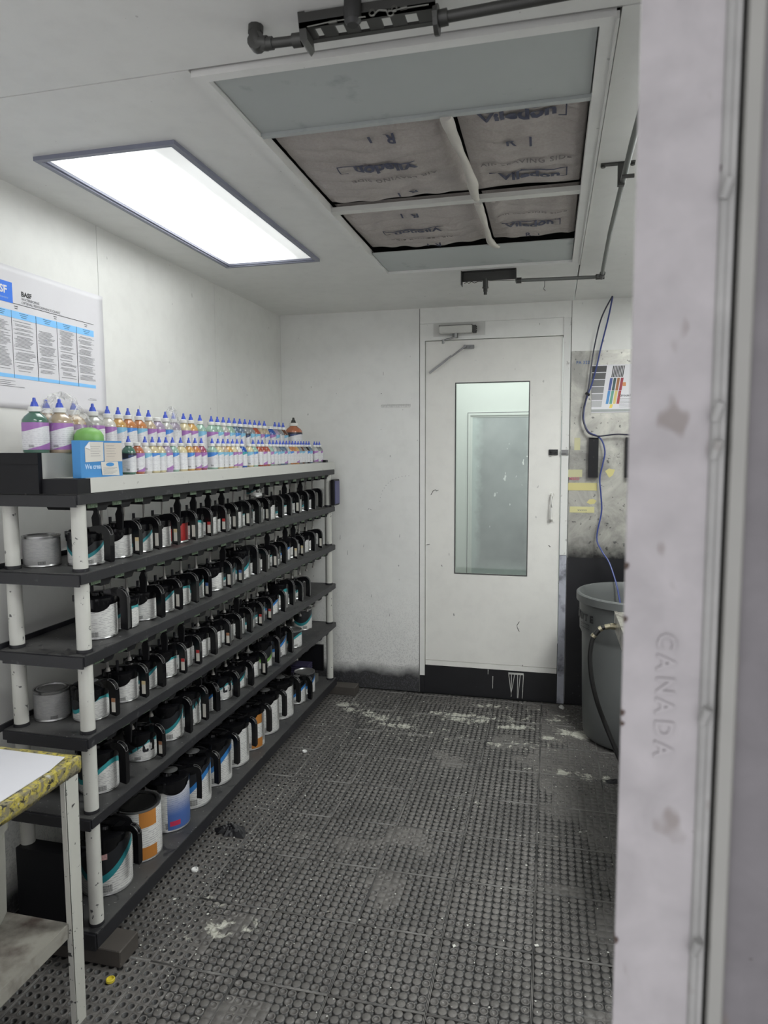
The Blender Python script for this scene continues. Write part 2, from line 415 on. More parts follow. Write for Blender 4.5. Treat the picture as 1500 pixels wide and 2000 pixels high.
def gapdepth(x, y):
    o = openness(x, y)
    n = vnoise(x, y, 3.0, 2)*0.6+vnoise(x, y, 9.0, 3)*0.4
    right = sstep(-0.45, 0.35, x)
    mid = 0.0052*sstep(0.30, 0.62, n+0.16-0.42*right)+0.0006
    return -(mid*(1-o)+0.0004*o)
def make_tile(ix, iy, n):
    x0, y0 = SX0+ix*TX, SY0+iy*TY
    b = 0.0032
    cw, chh = (TX-2*b)/10, (TY-2*b)/10
    gx, gy = np.meshgrid(np.arange(10), np.arange(10), indexing='ij'); gx = gx.ravel(); gy = gy.ravel()
    cx = x0+b+(gx+.5)*cw; cyy = y0+b+(gy+.5)*chh
    keep = (cx > LW+0.015) & (cx < RW-0.015) & (cyy < BW-0.012)
    cx, cyy = cx[keep], cyy[keep]; N = len(cx)
    if N == 0: return None
    ang = np.arange(n)*2*PI/n
    o = openness(cx, cyy); g = gapdepth(cx, cyy)
    rnd = rng.random(N)
    R = cw*0.485*(1+0.0*rnd); ri = R*(0.60+0.1*rng.random(N))
    packed = 1-o
    c = np.where(o > 0.5, -0.010+0.003*rnd, np.where(rnd > 0.45, 0.0003, -0.0018-0.002*rnd))
    ztop = (rng.random(N)-0.5)*0.0012
    V = []
    cor = [(-.5, -.5), (.5, -.5), (.5, .5), (-.5, .5)]    # quadrant corners, order matches angles 225,315,45,135
    for a, bb in cor:
        X = cx+a*cw; Y = cyy+bb*chh; V.append(np.stack([X, Y, gapdepth(X, Y)], 1))
    asp = chh/cw
    def ring(rad, z):
        for k in range(n):
            wob = 1+0.04*(rng.random(N)-0.5)
            V.append(np.stack([cx+rad*wob*np.cos(ang[k]), cyy+rad*wob*asp*np.sin(ang[k]), z+0*cx], 1))
    ring(R, g); ring(R*0.95, ztop); ring(ri, ztop); ring(ri*0.93, ztop+c); V.append(np.stack([cx, cyy, ztop+c], 1))
    per = 4+4*n+1
    V = np.stack(V, 1).reshape(-1, 3)
    A, B, C_, D, E_ = 4, 4+n, 4+2*n, 4+3*n, 4+4*n
    tris = []; kind = []
    q4 = n//4
    quad_corner = [2, 3, 0, 1]             # quadrant 0 (angles 0..90) touches corner (+,+)
    for q in range(4):
        cn = quad_corner[q]
        for k in range(q4):
            i, j = A+(q*q4+k) % n, A+(q*q4+k+1) % n
            tris.append((cn, j, i)); kind.append(0)
        prev = quad_corner[(q-1) % 4]
        tris.append((prev, cn, A+q*q4)); kind.append(0)
    for k in range(n):
        k2 = (k+1) % n
        for P_, Q_, kd in ((A, B, 1), (B, C_, 2), (C_, D, 3)):
            tris.append((P_+k, P_+k2, Q_+k2)); tris.append((P_+k, Q_+k2, Q_+k)); kind += [kd, kd]
        tris.append((D+k, D+k2, E_)); kind.append(4)
    T = np.array(tris); K = np.array(kind); nt = len(T)
    F = (T[None]+(np.arange(N)*per)[:, None, None]).reshape(-1, 3)
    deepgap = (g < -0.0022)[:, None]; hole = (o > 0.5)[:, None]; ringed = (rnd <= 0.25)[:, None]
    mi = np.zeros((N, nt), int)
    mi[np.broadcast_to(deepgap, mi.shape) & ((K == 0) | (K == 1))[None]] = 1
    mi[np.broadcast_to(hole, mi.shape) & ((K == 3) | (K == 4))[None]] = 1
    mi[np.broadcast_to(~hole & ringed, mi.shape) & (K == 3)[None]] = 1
    mi = mi.ravel()
    # border frame
    xe, ye = min(x0+TX, RW-0.002), min(y0+TY, BW-0.002); xs = max(x0, LW+0.002); g_ = 0.0009
    fr = MB()
    fr.box(xs+g_, xe-g_, y0+g_, y0+b, -.006, .0006)
    if y0+TY < BW: fr.box(xs+g_, xe-g_, ye-b, ye-g_, -.006, .0006)
    if x0 > LW: fr.box(x0+g_, x0+b, y0+b, ye-b, -.006, .0006)
    fr.box(xe-b, xe-g_, y0+b, ye-b, -.006, .0006)
    fv = np.array(fr.v); ff = np.array(fr.f)+len(V)
    V = np.concatenate([V, fv]); quads = ff
    me = bpy.data.meshes.new('rubber_tile')
    nT, nQ = len(F), len(quads)
    me.vertices.add(len(V)); me.vertices.foreach_set('co', V.astype(np.float32).ravel())
    me.loops.add(nT*3+nQ*4); me.loops.foreach_set('vertex_index', np.concatenate([F.ravel(), quads.ravel()]).astype(np.int32))
    me.polygons.add(nT+nQ)
    me.polygons.foreach_set('loop_start', np.concatenate([np.arange(nT)*3, nT*3+np.arange(nQ)*4]).astype(np.int32))
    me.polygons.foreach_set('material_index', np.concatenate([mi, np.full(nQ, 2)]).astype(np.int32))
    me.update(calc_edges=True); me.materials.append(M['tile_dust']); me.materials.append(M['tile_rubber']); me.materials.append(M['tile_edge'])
    return me
def spill(t, v, x, y, top):
    """mask of dried white paint where it was spilled: ellipses with ragged edges"""
    rag = t.noise(v, 17, 6, 0.72, 0.9); tot = None
    for ex, ey, rx, ry, rot, w8 in [(-1.00, 3.82, .26, .07, -.38, 1), (-0.84, 3.70, .19, .045, -.1, 1), (-0.47, 3.91, .33, .10, .05, 1), (-0.18, 3.82, .16, .05, .2, 1), (0.17, 3.80, .12, .075, 0, 1.2), (0.02, 3.71, .08, .04, 0, 1), (0.18, 3.30, .32, .05, -.1, .9),
                            (-0.35, 4.12, .15, .05, 0, .9), (-1.2, 3.95, .15, .06, 0, .9), (-0.2, 3.58, .4, .07, .1, .62), (-0.42, 2.95, .2, .09, 0, .5), (-1.0, 1.95, .16, .07, .5, .75), (-1.12, 2.05, .09, .05, 0, .8), (-.75, 3.62, .5, .2, 0, .55), (.0, 4.0, .4, .15, 0, .6)]:
        dx = t.math('SUBTRACT', x, ex); dy = t.math('SUBTRACT', y, ey)
        a_ = t.math('DIVIDE', t.math('ADD', t.math('MULTIPLY', dx, math.cos(rot)), t.math('MULTIPLY', dy, math.sin(rot))), rx)
        b_ = t.math('DIVIDE', t.math('SUBTRACT', t.math('MULTIPLY', dy, math.cos(rot)), t.math('MULTIPLY', dx, math.sin(rot))), ry)
        d = t.math('SUBTRACT', 1.35, t.math('SQRT', t.math('ADD', t.math('MULTIPLY', a_, a_), t.math('MULTIPLY', b_, b_))))
        d = t.math('MULTIPLY', t.math('MAXIMUM', t.math('MINIMUM', d, 1.0), 0.0), w8)
        tot = d if tot is None else t.math('MAXIMUM', tot, d)
    return t.ramp(t.math('ADD', t.math('MULTIPLY', tot, .85), t.math('MULTIPLY', t.math('SUBTRACT', rag, .5), 3.2)), 0.62, 0.86, 0, top)
def tile_mats():
    t = NT('rubber tile under grey paint dust'); v = t.pos(); x, y, z = t.xyz(v)
    n1 = t.noise(v, 3.0, 5, 0.6); n2 = t.noise(v, 55, 4, 0.6)
    c = t.mix(t.ramp(n1, 0.3, 0.72), (0.085, 0.080, 0.075), (0.155, 0.146, 0.136))
    c = t.mix(t.ramp(n2, 0.35, 0.75, 0, 0.6), c, (0.04, 0.038, 0.037))
    # colour gets darker towards the right hand side by the drum
    c = t.mix(t.ramp(t.math('ADD', x, t.math('MULTIPLY', n1, 0.3)), 0.20, 0.55, 0, 0.55), c, (0.03, 0.029, 0.029))
    c = t.mix(t.ramp(t.noise(v, 170, 2), 0.70, 0.74, 0, 0.8), c, (0.42, 0.41, 0.38))
    c = t.mix(spill(t, v, x, y, .9), c, t.mix(t.noise(v, 30, 3), (0.28, 0.27, 0.22), (0.56, 0.56, 0.50)))
    t.color(c); t.rough(0.55); t.bump(n2, 0.25, 0.002)
    M['tile_dust'] = t.m
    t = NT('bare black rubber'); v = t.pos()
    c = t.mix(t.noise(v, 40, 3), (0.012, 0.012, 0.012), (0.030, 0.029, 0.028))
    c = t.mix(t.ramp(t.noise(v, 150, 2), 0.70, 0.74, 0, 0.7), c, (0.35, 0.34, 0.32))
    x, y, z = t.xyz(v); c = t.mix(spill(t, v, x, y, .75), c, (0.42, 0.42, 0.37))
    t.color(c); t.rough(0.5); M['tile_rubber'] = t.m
tile_mats()
M['tile_edge'] = plain('dusty tile edge', (.155, .150, .142), .6, var=.25, nscale=9, dirt=(.05, .05, .05), dirt_amt=.8, dirt_scale=6, dirt_thr=(.45, .6))
fl = struct(MB().box(-2.6, 2.2, -0.5, 5.7, -0.06, -0.0165).build('floor', plain('concrete', (0.05, 0.05, 0.05), 0.7)))
ix0, ix1 = math.floor((LW-SX0)/TX), math.ceil((RW-SX0)/TX)
iy0, iy1 = math.floor((0.75-SY0)/TY), math.ceil((BW-SY0)/TY)
for ix in range(ix0, ix1):
    for iy in range(iy0, iy1):
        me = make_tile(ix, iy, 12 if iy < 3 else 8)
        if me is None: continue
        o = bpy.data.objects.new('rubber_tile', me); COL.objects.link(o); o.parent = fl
# loose chips of dried paint
fk = MB()
for _ in range(2300):
    u = random.random()
    if u < .25: x, y = -1.28+abs(random.gauss(0, .12)), random.uniform(1.7, 4.2)
    elif u < .55: x, y = random.uniform(-1.35, .9), random.gauss(3.75, .33)
    else: x, y = random.uniform(-1.3, .9), random.uniform(1.15, 4.2)
    if y > BW-.03 or y < 1: continue
    r = random.uniform(.0012, .0042)*(1.9 if random.random() < .05 else 1)
    a = random.random()*6.3; z = .0005+random.random()*.0008
    pts = [(x+r*random.uniform(.5, 1.2)*math.cos(a+k*PI/2), y+r*random.uniform(.5, 1.2)*math.sin(a+k*PI/2), z+random.random()*.001) for k in range(4)]
    fk.poly(pts, (0, 0, .0008), mi=0 if random.random() < .55 else 1)
o = fk.build('paint_chips', [plain('dull white paint', (0.50, 0.50, 0.46), 0.5), plain('grey paint chip', (0.22, 0.21, 0.19), 0.5)])
o['kind'] = 'stuff'; tag(o, 'white and grey flakes of dried paint scattered over the rubber floor', 'paint flakes')

# ------------------------------------------------------------------ walls
wl = holder('wall_left')
ys = [-0.5, 0.48, 1.44, 2.40, 3.36, BW]
MB().box(LW-.05, LW-.008, -0.5, BW+.1, 0, CZ+.1).build('wall_core', M['groove'], wl)
for a, b in zip(ys[:-1], ys[1:]):
    MB().box(LW-.010, LW, a+.0015, b-.0015, 0, CZ).build('wall_panel', M['wall_left'], wl)
wb = holder('wall_back')
MB().box(LW, -0.803, BW, BW+.08, 0, CZ).build('wall_panel', M['wall_back'], wb)
MB().box(-.7985, .1085, BW, BW+.08, 2.345, CZ).build('wall_panel', M['wall'], wb)
MB().box(.1115, RW, BW, BW+.08, 0, CZ).build('wall_panel', M['wall'], wb)
MB().box(-.803, -.7985, BW+.006, BW+.08, 0, CZ).build('panel_joint', M['groove'], wb)
MB().box(.1085, .1115, BW+.006, BW+.08, 0, CZ).build('panel_joint', M['groove'], wb)
# pieces of wall art: scuffs
sm = MB()
for x, z, L, a, tck in [(-1.047, 1.925, .006, 0, .006), (-1.135, 1.19, .012, .6, .004), (-1.12, 1.185, .01, -.8, .004), (-.93, 1.02, .02, 1.4, .003), (-1.33, 1.0, .03, 1.5, .003), (-1.28, .9, .03, 1.6, .003), (-1.17, .95, .02, 1.3, .002), (-1.12, .62, .02, 1.4, .003), (-1.0, .5, .02, 1.7, .003), (-1.2, .42, .025, 1.5, .002), (-1.05, 1.7, .003, 0, .004)]:
    dx, dz = math.cos(a)*L/2, math.sin(a)*L/2; nx, nz = -math.sin(a)*tck/2, math.cos(a)*tck/2
    sm.poly([(x-dx-nx, BW-.0006, z-dz-nz), (x+dx-nx*.4, BW-.0006, z+dz-nz*.4), (x+dx+nx*.4, BW-.0006, z+dz+nz*.4), (x-dx+nx, BW-.0006, z-dz+nz)], (0, .0005, 0))
for k in range(14):                         # dotted arc of drips
    a = k/13; x = -1.06+.19*a**1.6; z = 1.24+.165*(1-(1-a)**2)
    sm.box(x-.0012, x+.0012, BW-.0006, BW, z-.0025, z+.0025)
sm.build('paint_marks', M['grey_ink'], wb)['kind'] = 'stuff'
sm = MB()
for k in range(46):
    x = -1.05+k*.0042; sm.box(x, x+.0016, BW-.0005, BW, 1.838+random.random()*.006, 1.852+random.random()*.004)
sm.box(-1.05, -.86, BW-.0005, BW, 1.853, 1.8545); sm.box(-1.05, -.86, BW-.0005, BW, 1.836, 1.8372)
sm.build('faint_stamp', plain('faded grey ink', (0.36, 0.36, 0.35), 0.6), wb)
wr = struct(MB().box(RW, RW+.05, -0.5, BW, 0, CZ).build('wall_right', M['wall']))

# ------------------------------------------------------------------ door
dn = holder('door_1', 'off-white steel door with a tall glass pane in the back wall')
DX0, DX1, DZ0, DZ1 = -.762, .062, .184, 2.237
FY = BW-.006
fr = MB(); fr.box(-.797, DX0-.004, FY, BW+.09, .115, 2.343); fr.box(DX0-.004, DX1+.004, FY, BW+.09, DZ1+.004, 2.343)
f1 = fr.build('door_frame', M['wall'], dn)
MB().box(-.797, DX0-.006, FY+.0015, BW+.05, 0, .115).build('frame_foot', M['black_paint'], dn)
MB().box(DX1+.004, .107, FY-.006, BW+.09, .93, 2.343).build('strike_jamb', plain('scuffed white frame paint', (0.64, 0.64, 0.62), 0.45, var=.08, nscale=5, dirt=(0.10, 0.08, 0.07), dirt_amt=.6, dirt_scale=30, dirt_thr=(.62, .70)), dn)
MB().box(DX1+.004, .107, FY-.002, BW+.09, 0, .93).build('strike_jamb', plain('purplish grey overspray', (0.38, 0.39, 0.44), 0.5, var=.3, nscale=7, dirt=(0.03, 0.03, 0.035), dirt_amt=.8, dirt_scale=9, dirt_thr=(.5, .68)), dn)
WX0, WX1, WZ0, WZ1 = -.578, -.125, .787, 1.981
lf = MB(); LY0, LY1 = BW+.004, BW+.05
lf.box(DX0, WX0, LY0, LY1, .218, DZ1); lf.box(WX1, DX1, LY0, LY1, .218, DZ1); lf.box(WX0, WX1, LY0, LY1, WZ1, DZ1); lf.box(WX0, WX1, LY0, LY1, .218, WZ0)
lf.build('door_leaf', M['door'], dn)
MB().box(DX0+.001, DX1-.001, LY0-.003, LY1, DZ0, .2155).build('bottom_sweep', M['door'], dn)
g = MB(); e = .006
g.box(WX0, WX0+e, LY0-.002, LY0+.01, WZ0, WZ1); g.box(WX1-e, WX1, LY0-.002, LY0+.01, WZ0, WZ1); g.box(WX0+e, WX1-e, LY0-.002, LY0+.01, WZ1-e, WZ1); g.box(WX0+e, WX1-e, LY0-.002, LY0+.01, WZ0, WZ0+e)
g.build('window_gasket', plain('dark gasket', (0.07, 0.07, 0.07), .6), dn)
MB().box(WX0+.002, WX1-.002, LY0+.020, LY0+.026, WZ0+.002, WZ1-.002).build('window_pane', M['glass'], dn)
# black threshold board under the door, with white drips
kb = MB().box(-.797, DX1+.004, BW+.002, BW+.07, 0, DZ0-.004).build('threshold_board', M['black_paint'], dn)
dr = MB()
for x, z0, z1, lean in [(-.232, .02, .165, .02), (-.214, .015, .165, 0), (-.195, .03, .16, -.02), (-.176, .01, .165, 0), (-.160, .01, .16, -.012), (-.140, .01, .165, -.006), (-.33, .06, .14, 0), (-.36, .15, .18, 0)]:
    dr.poly([(x, BW+.001, z1), (x+.004, BW+.001, z1), (x+.003+lean, BW+.001, z0), (x+lean, BW+.001, z0)], (0, -.001, 0))
dr.box(-.232, -.138, BW, BW+.001, .160, .172)
dr.build('paint_drips', plain('runny white paint', (0.5, 0.5, 0.47), .5), kb)
mk = MB()
for L in ([(-.168, .50), (-.183, .475), (-.180, .46), (-.168, .438)], [(-.715, 1.31), (-.70, 1.318), (-.69, 1.31), (-.68, 1.316)], [(-.715, 1.31), (-.728, 1.285)], [(-.757, .965), (-.735, .97)], [(-.145, .225), (-.145, .195)], [(-.66, .84), (-.655, .83)], [(.0, .985), (.012, .975)], [(-.58, .53), (-.577, .515)]):
    mk.tube([(a, LY0-.001, b) for a, b in L], .0018, 5)
mk.build('scuff_marks', M['gap'], dn)['kind'] = 'stuff'
# handle, latch
hd = MB()
hd.box(-.010, .038, LY0-.003, LY0, 1.292, 1.312); hd.box(-.010, .038, LY0-.003, LY0, 1.125, 1.145)
hd.tube([(.014, LY0-.003, 1.30), (.014, LY0-.035, 1.285), (.014, LY0-.040, 1.22), (.014, LY0-.035, 1.15), (.014, LY0-.003, 1.137)], .008, 8)
for zz in (1.302, 1.135):
    for xx in (.000, .027): hd.cyl((xx, LY0-.003, zz), (xx, LY0-.006, zz), .004, n=8)
hd.build('door_handle', M['door'], dn, True)
la = MB(); la.box(-.008, .045, LY0-.010, LY0, 1.535, 1.568)
for xx, zz in ((.008, 1.56), (.022, 1.552), (.012, 1.542), (.034, 1.558)): la.cyl((xx, LY0-.010, zz), (xx, LY0-.026, zz), .007, n=10)
la.build('latch', M['ink'], dn)
la = MB(); la.box(.064, .105, FY-.012, FY-.006, 1.534, 1.566); la.box(.070, .098, FY-.030, FY-.012, 1.545, 1.553)
la.build('keeper', M['steel'], dn)
# closer
cl = MB(); cl.box(-.713, -.396, BW-.008, FY, 2.262, 2.342); clp = cl.build('closer_plate', plain('painted plate', (.54, .54, .52), .5), dn)
cl = MB(); cl.bbox(-.672, -.470, BW-.060, BW-.008, 2.272, 2.318, .006); cl.build('closer_body', plain('closer paint', (.56, .56, .53), .4), dn)
cl = MB(); cl.box(-.470, -.448, BW-.055, BW-.008, 2.274, 2.316); cl.box(-.672, -.470, BW-.05, BW-.012, 2.318, 2.322)
for zz in (2.284, 2.296, 2.308): cl.cyl((-.448, BW-.035, zz), (-.443, BW-.035, zz), .004, n=8)
cl.build('closer_end', M['dark_steel'], dn)
cl = MB(); cl.cyl((-.574, BW-.04, 2.272), (-.574, BW-.04, 2.246), .017, n=12); cl.tube([(-.574, BW-.04, 2.25), (-.60, BW-.05, 2.242), (-.645, BW-.055, 2.232)], .005, 6)
cl.cyl((-.646, BW-.055, 2.236), (-.646, BW-.055, 2.212), .007, n=8)
cl.build('closer_link', M['steel'], dn)
cl = MB(); cl.box(-.525, -.462, BW-.012, BW+.004, 2.183, 2.205); cl.cyl((-.515, BW-.012, 2.195), (-.515, BW-.034, 2.195), .009, n=10); cl.cyl((-.49, BW-.012, 2.195), (-.49, BW-.022, 2.195), .006, n=8)
cl.tube([(-.520, BW-.028, 2.190), (-.60, BW-.03, 2.135)], .005, 6)
cl.poly([(-.595, BW-.034, 2.134), (-.602, BW-.034, 2.144), (-.738, BW-.034, 2.046), (-.731, BW-.034, 2.034)], (0, .006, 0))
cl.build('closer_arm', M['steel'], dn)
# black painted skirting to the right of the door
b2 = MB(); b2.box(.112, RW, BW-.004, BW, 0, .915)
struct(b2.build('baseboard_back', M['black_paint']))

# ------------------------------------------------------------------ room seen through the door pane
nb = holder('wall_beyond', 'bright white wall of the room beyond the door')
WB = 5.60
w5 = plain('bright white paint', (.80, .82, .80), .5, var=.02)
q = MB(); q.box(-1.6, -.655, WB, WB+.05, 0, 2.6); q.box(.30, 1.4, WB, WB+.05, 0, 2.6); q.box(-.655, .30, WB, WB+.05, 1.86, 2.6); q.box(-.655, .30, WB, WB+.05, 0, .50)
q.build('wall_panel', w5, nb)
q = MB(); q.box(-.656, -.650, WB-.001, WB+.03, .494, 1.866); q.box(.300, .306, WB-.001, WB+.03, .494, 1.866); q.box(-.650, .300, WB-.001, WB+.03, 1.860, 1.866); q.box(-.650, .300, WB-.001, WB+.03, .494, .500)
q.build('panel_joint', M['grey_ink'], nb)
MB().box(-1.65, -1.6, BW+.1, WB, 0, 2.6).build('side_wall', w5, nb); MB().box(1.4, 1.45, BW+.1, WB, 0, 2.6).build('side_wall', w5, nb)
MB().box(-1.65, 1.45, BW+.1, WB, 2.6, 2.65).build('ceiling_panel', w5, nb)
wn = holder('window_1', 'dusty grey glazed panel in a white frame, seen through the door pane')
f = MB()
for d, e0, e1 in ((0, .000, .018), (.010, .018, .034)):
    X0, X1, Z0, Z1 = -.650+e0, .30-e0, .50+e0, 1.86-e0; t_ = e1-e0
    y0_ = WB-.012+d
    f.box(X0, X0+t_, y0_, WB+.03, Z0, Z1); f.box(X1-t_, X1, y0_, WB+.03, Z0, Z1); f.box(X0+t_, X1-t_, y0_, WB+.03, Z1-t_, Z1); f.box(X0+t_, X1-t_, y0_, WB+.03, Z0, Z0+t_)
f.build('window_frame', w5, wn)
def dusty():
    t = NT('dusty frosted pane'); v = t.pos(); x, y, z = t.xyz(v)
    c = t.mix(t.ramp(t.noise(v, 3.5, 5), .3, .7), (.36, .38, .395), (.50, .52, .535))
    n = t.math('MULTIPLY', t.noise(v, 12, 5, .65), .12)
    e1 = t.ramp(t.math('SUBTRACT', x, n), -.655, -.59, 1, 0)
    e2 = t.ramp(t.math('SUBTRACT', z, n), .62, .50, 0, 1)
    e3 = t.ramp(t.math('ADD', x, n), -.14, -.05, 0, .8)
    c = t.mix(t.math('MAXIMUM', t.math('MAXIMUM', e1, e2), e3), c, (.62, .68, .68))
    c = t.mix(t.ramp(t.noise(t.scale(v, (1, 1, .5)), 22, 2), .71, .73, 0, .9), c, (.95, .95, .95))
    t.color(c); t.rough(.25); return t.m
MB().box(-.622, .267, WB+.002, WB+.008, .53, 1.83).build('window_pane', dusty(), wn)

# ------------------------------------------------------------------ ceiling
ce = holder('ceiling')
Z = CZ
HX0, HX1, HY0, HY1 = -.79, .083, 1.54, 3.365       # opening for the filters
LX0, LX1, LY_0, LY_1 = -1.487, -1.052, 1.822, 3.045   # lamp opening
cpn = M['ceil']
MB().box(LW, RW, -0.5, 1.498, Z, Z+.03).build('ceiling_panel', cpn, ce)
c = MB(); c.box(LW, LX0, 1.502, BW, Z, Z+.03); c.box(LX0, LX1, 1.502, LY_0, Z, Z+.03); c.box(LX0, LX1, LY_1, BW, Z, Z+.03); c.box(LX1, HX0-.032, 1.502, BW, Z, Z+.03)
c.build('ceiling_panel', cpn, ce)
MB().box(HX0-.032, HX1+.034, HY1+.03, BW, Z, Z+.03).build('ceiling_panel', cpn, ce)
c = MB(); RLX0, RLX1 = LX0+1.99, LX1+1.99
c.box(HX1+.040, RLX0, 1.502, BW, Z, Z+.03); c.box(RLX0, RLX1, 1.502, LY_0, Z, Z+.03); c.box(RLX0, RLX1, LY_1, BW, Z, Z+.03); c.box(RLX1, RW, 1.502, BW, Z, Z+.03)
c.build('ceiling_panel', cpn, ce)
MB().box(LW, RW, -0.5, BW, Z+.12, Z+.14).build('plenum_lid', plain('dark plenum', (.03, .03, .03), .9), ce)
MB().box(LW, RW, 1.49, 1.51, Z+.004, Z+.06).build('panel_joint', M['groove'], ce)
# filter frame (trim), lips and cross bar
tf = holder('trim_1', 'white steel frame around the ceiling filters')
f = MB()
f.box(HX0-.030, HX0, HY0-.028, HY1+.028, Z-.010, Z+.02); f.box(HX1, HX1+.030, HY0-.028, HY1+.028, Z-.010, Z+.02)
f.box(HX0, HX1, HY0-.028, HY0, Z-.010, Z+.02); f.box(HX0, HX1, HY1, HY1+.028, Z-.010, Z+.02)
f.build('frame_rail', M['ceil'], tf)
f = MB(); f.box(HX1+.030, HX1+.036, HY0-.03, HY1+.03, Z-.016, Z-.001); f.build('frame_lip', plain('light lip', (.60, .60, .58), .4), tf)
MB().box(HX0, HX1, 2.462, 2.498, Z-.006, Z+.01).build('cross_bar', plain('bar paint', (.56, .56, .53), .45), tf)
MB().box(HX0, HX1, 1.838, 1.856, Z-.006, Z+.01).build('cross_bar', M['galv'], tf)
# galvanised blanks
for (y0, y1, lab) in ((HY0, 1.838, 'large galvanised sheet blanking the near end of the ceiling filter frame'), (3.04, HY1, 'narrow galvanised sheet blanking the far end of the ceiling filter frame')):
    o = MB().box(HX0+.003, HX1-.003, y0+.003, y1-.001, Z+.002, Z+.006).build('galvanised_sheet', M['galv']); tag(o, lab, 'metal sheet', 'galvanised blanking sheets')
# filter pads: quilted, bowed
def padz(x, y, x0, x1, y0, y1, rows, seed, bow):
    u = min(1, max(0, (x-x0)/(x1-x0))); v_ = min(1, max(0, (y-y0)/(y1-y0)))
    rowp = v_*rows+.18*math.sin(u*9+seed)+.10*math.sin(u*21+seed*2); tuft = abs(math.sin(PI*rowp))**0.6
    wav = 0.5+0.5*math.sin(u*(x1-x0)*55+seed+1.7*math.sin(v_*5.0))
    e = min(1, 12*u, 12*(1-u), 12*v_, 12*(1-v_)); sag = math.sin(PI*u)**.5*math.sin(PI*v_)**.5 if 0 < u < 1 and 0 < v_ < 1 else 0
    return Z+.024-bow*sag-.012*tuft*(.45+.55*wav)*e+.003*math.sin(u*7+seed)*math.sin(v_*5)+(1-e)*.004
def pad(x0, x1, y0, y1, rows, seed, bow, lab):
    nx, ny = 64, 80; mb = MB(); vs = []
    for j in range(ny+1):
        for i in range(nx+1):
            u, v_ = i/nx, j/ny
            x, y = x0+(x1-x0)*u, y0+(y1-y0)*v_
            z = padz(x, y, x0, x1, y0, y1, rows, seed, bow)
            if i in (0, nx) or j in (0, ny): z = Z+.034
            vs.append((x, y, z))
    fs = [(j*(nx+1)+i, j*(nx+1)+i+1, (j+1)*(nx+1)+i+1, (j+1)*(nx+1)+i) for j in range(ny) for i in range(nx)]
    mb.add(vs, fs)
    root = thing('filter_pad', lab, 'air filter', ((x0+x1)/2, (y0+y1)/2, Z), group='brown ceiling filter pads')
    o = mb.build('pad', M['felt'], root, True); o.location = (-(x0+x1)/2, -(y0+y1)/2, -Z)
    return root
def felt():
    t = NT('brown filter felt'); v = t.pos()
    c = t.mix(t.noise(v, 120, 3), (.28, .25, .235), (.42, .39, .365))
    c = t.mix(t.ramp(t.noise(v, 3, 4), .4, .7, 0, .4), c, (.46, .43, .41))
    t.color(c); t.rough(.95); t.bump(t.noise(v, 260, 2), .5, .003); return t.m
M['felt'] = felt(); M['felt_ink'] = plain('blue grey stamp ink', (.07, .075, .11), .9); M['felt_ink2'] = plain('faint stamp ink', (.17, .155, .155), .9)
pads = [(-.789, -.284, 1.857, 2.461, 8, 0, .022, 'large near left brown filter pad stamped upside down, bulging over the cross bar', True),
        (-.262, .082, 1.857, 2.461, 8, 2, .000, 'near right brown filter pad with the darkest bracketed stamp', False),
        (-.789, -.268, 2.499, 3.041, 7, 4, .016, 'far left brown filter pad beside the far galvanised sheet, stamped upside down', True),
        (-.250, .082, 2.499, 3.039, 7, 5, .000, 'far right brown filter pad beyond the cross bar', False)]
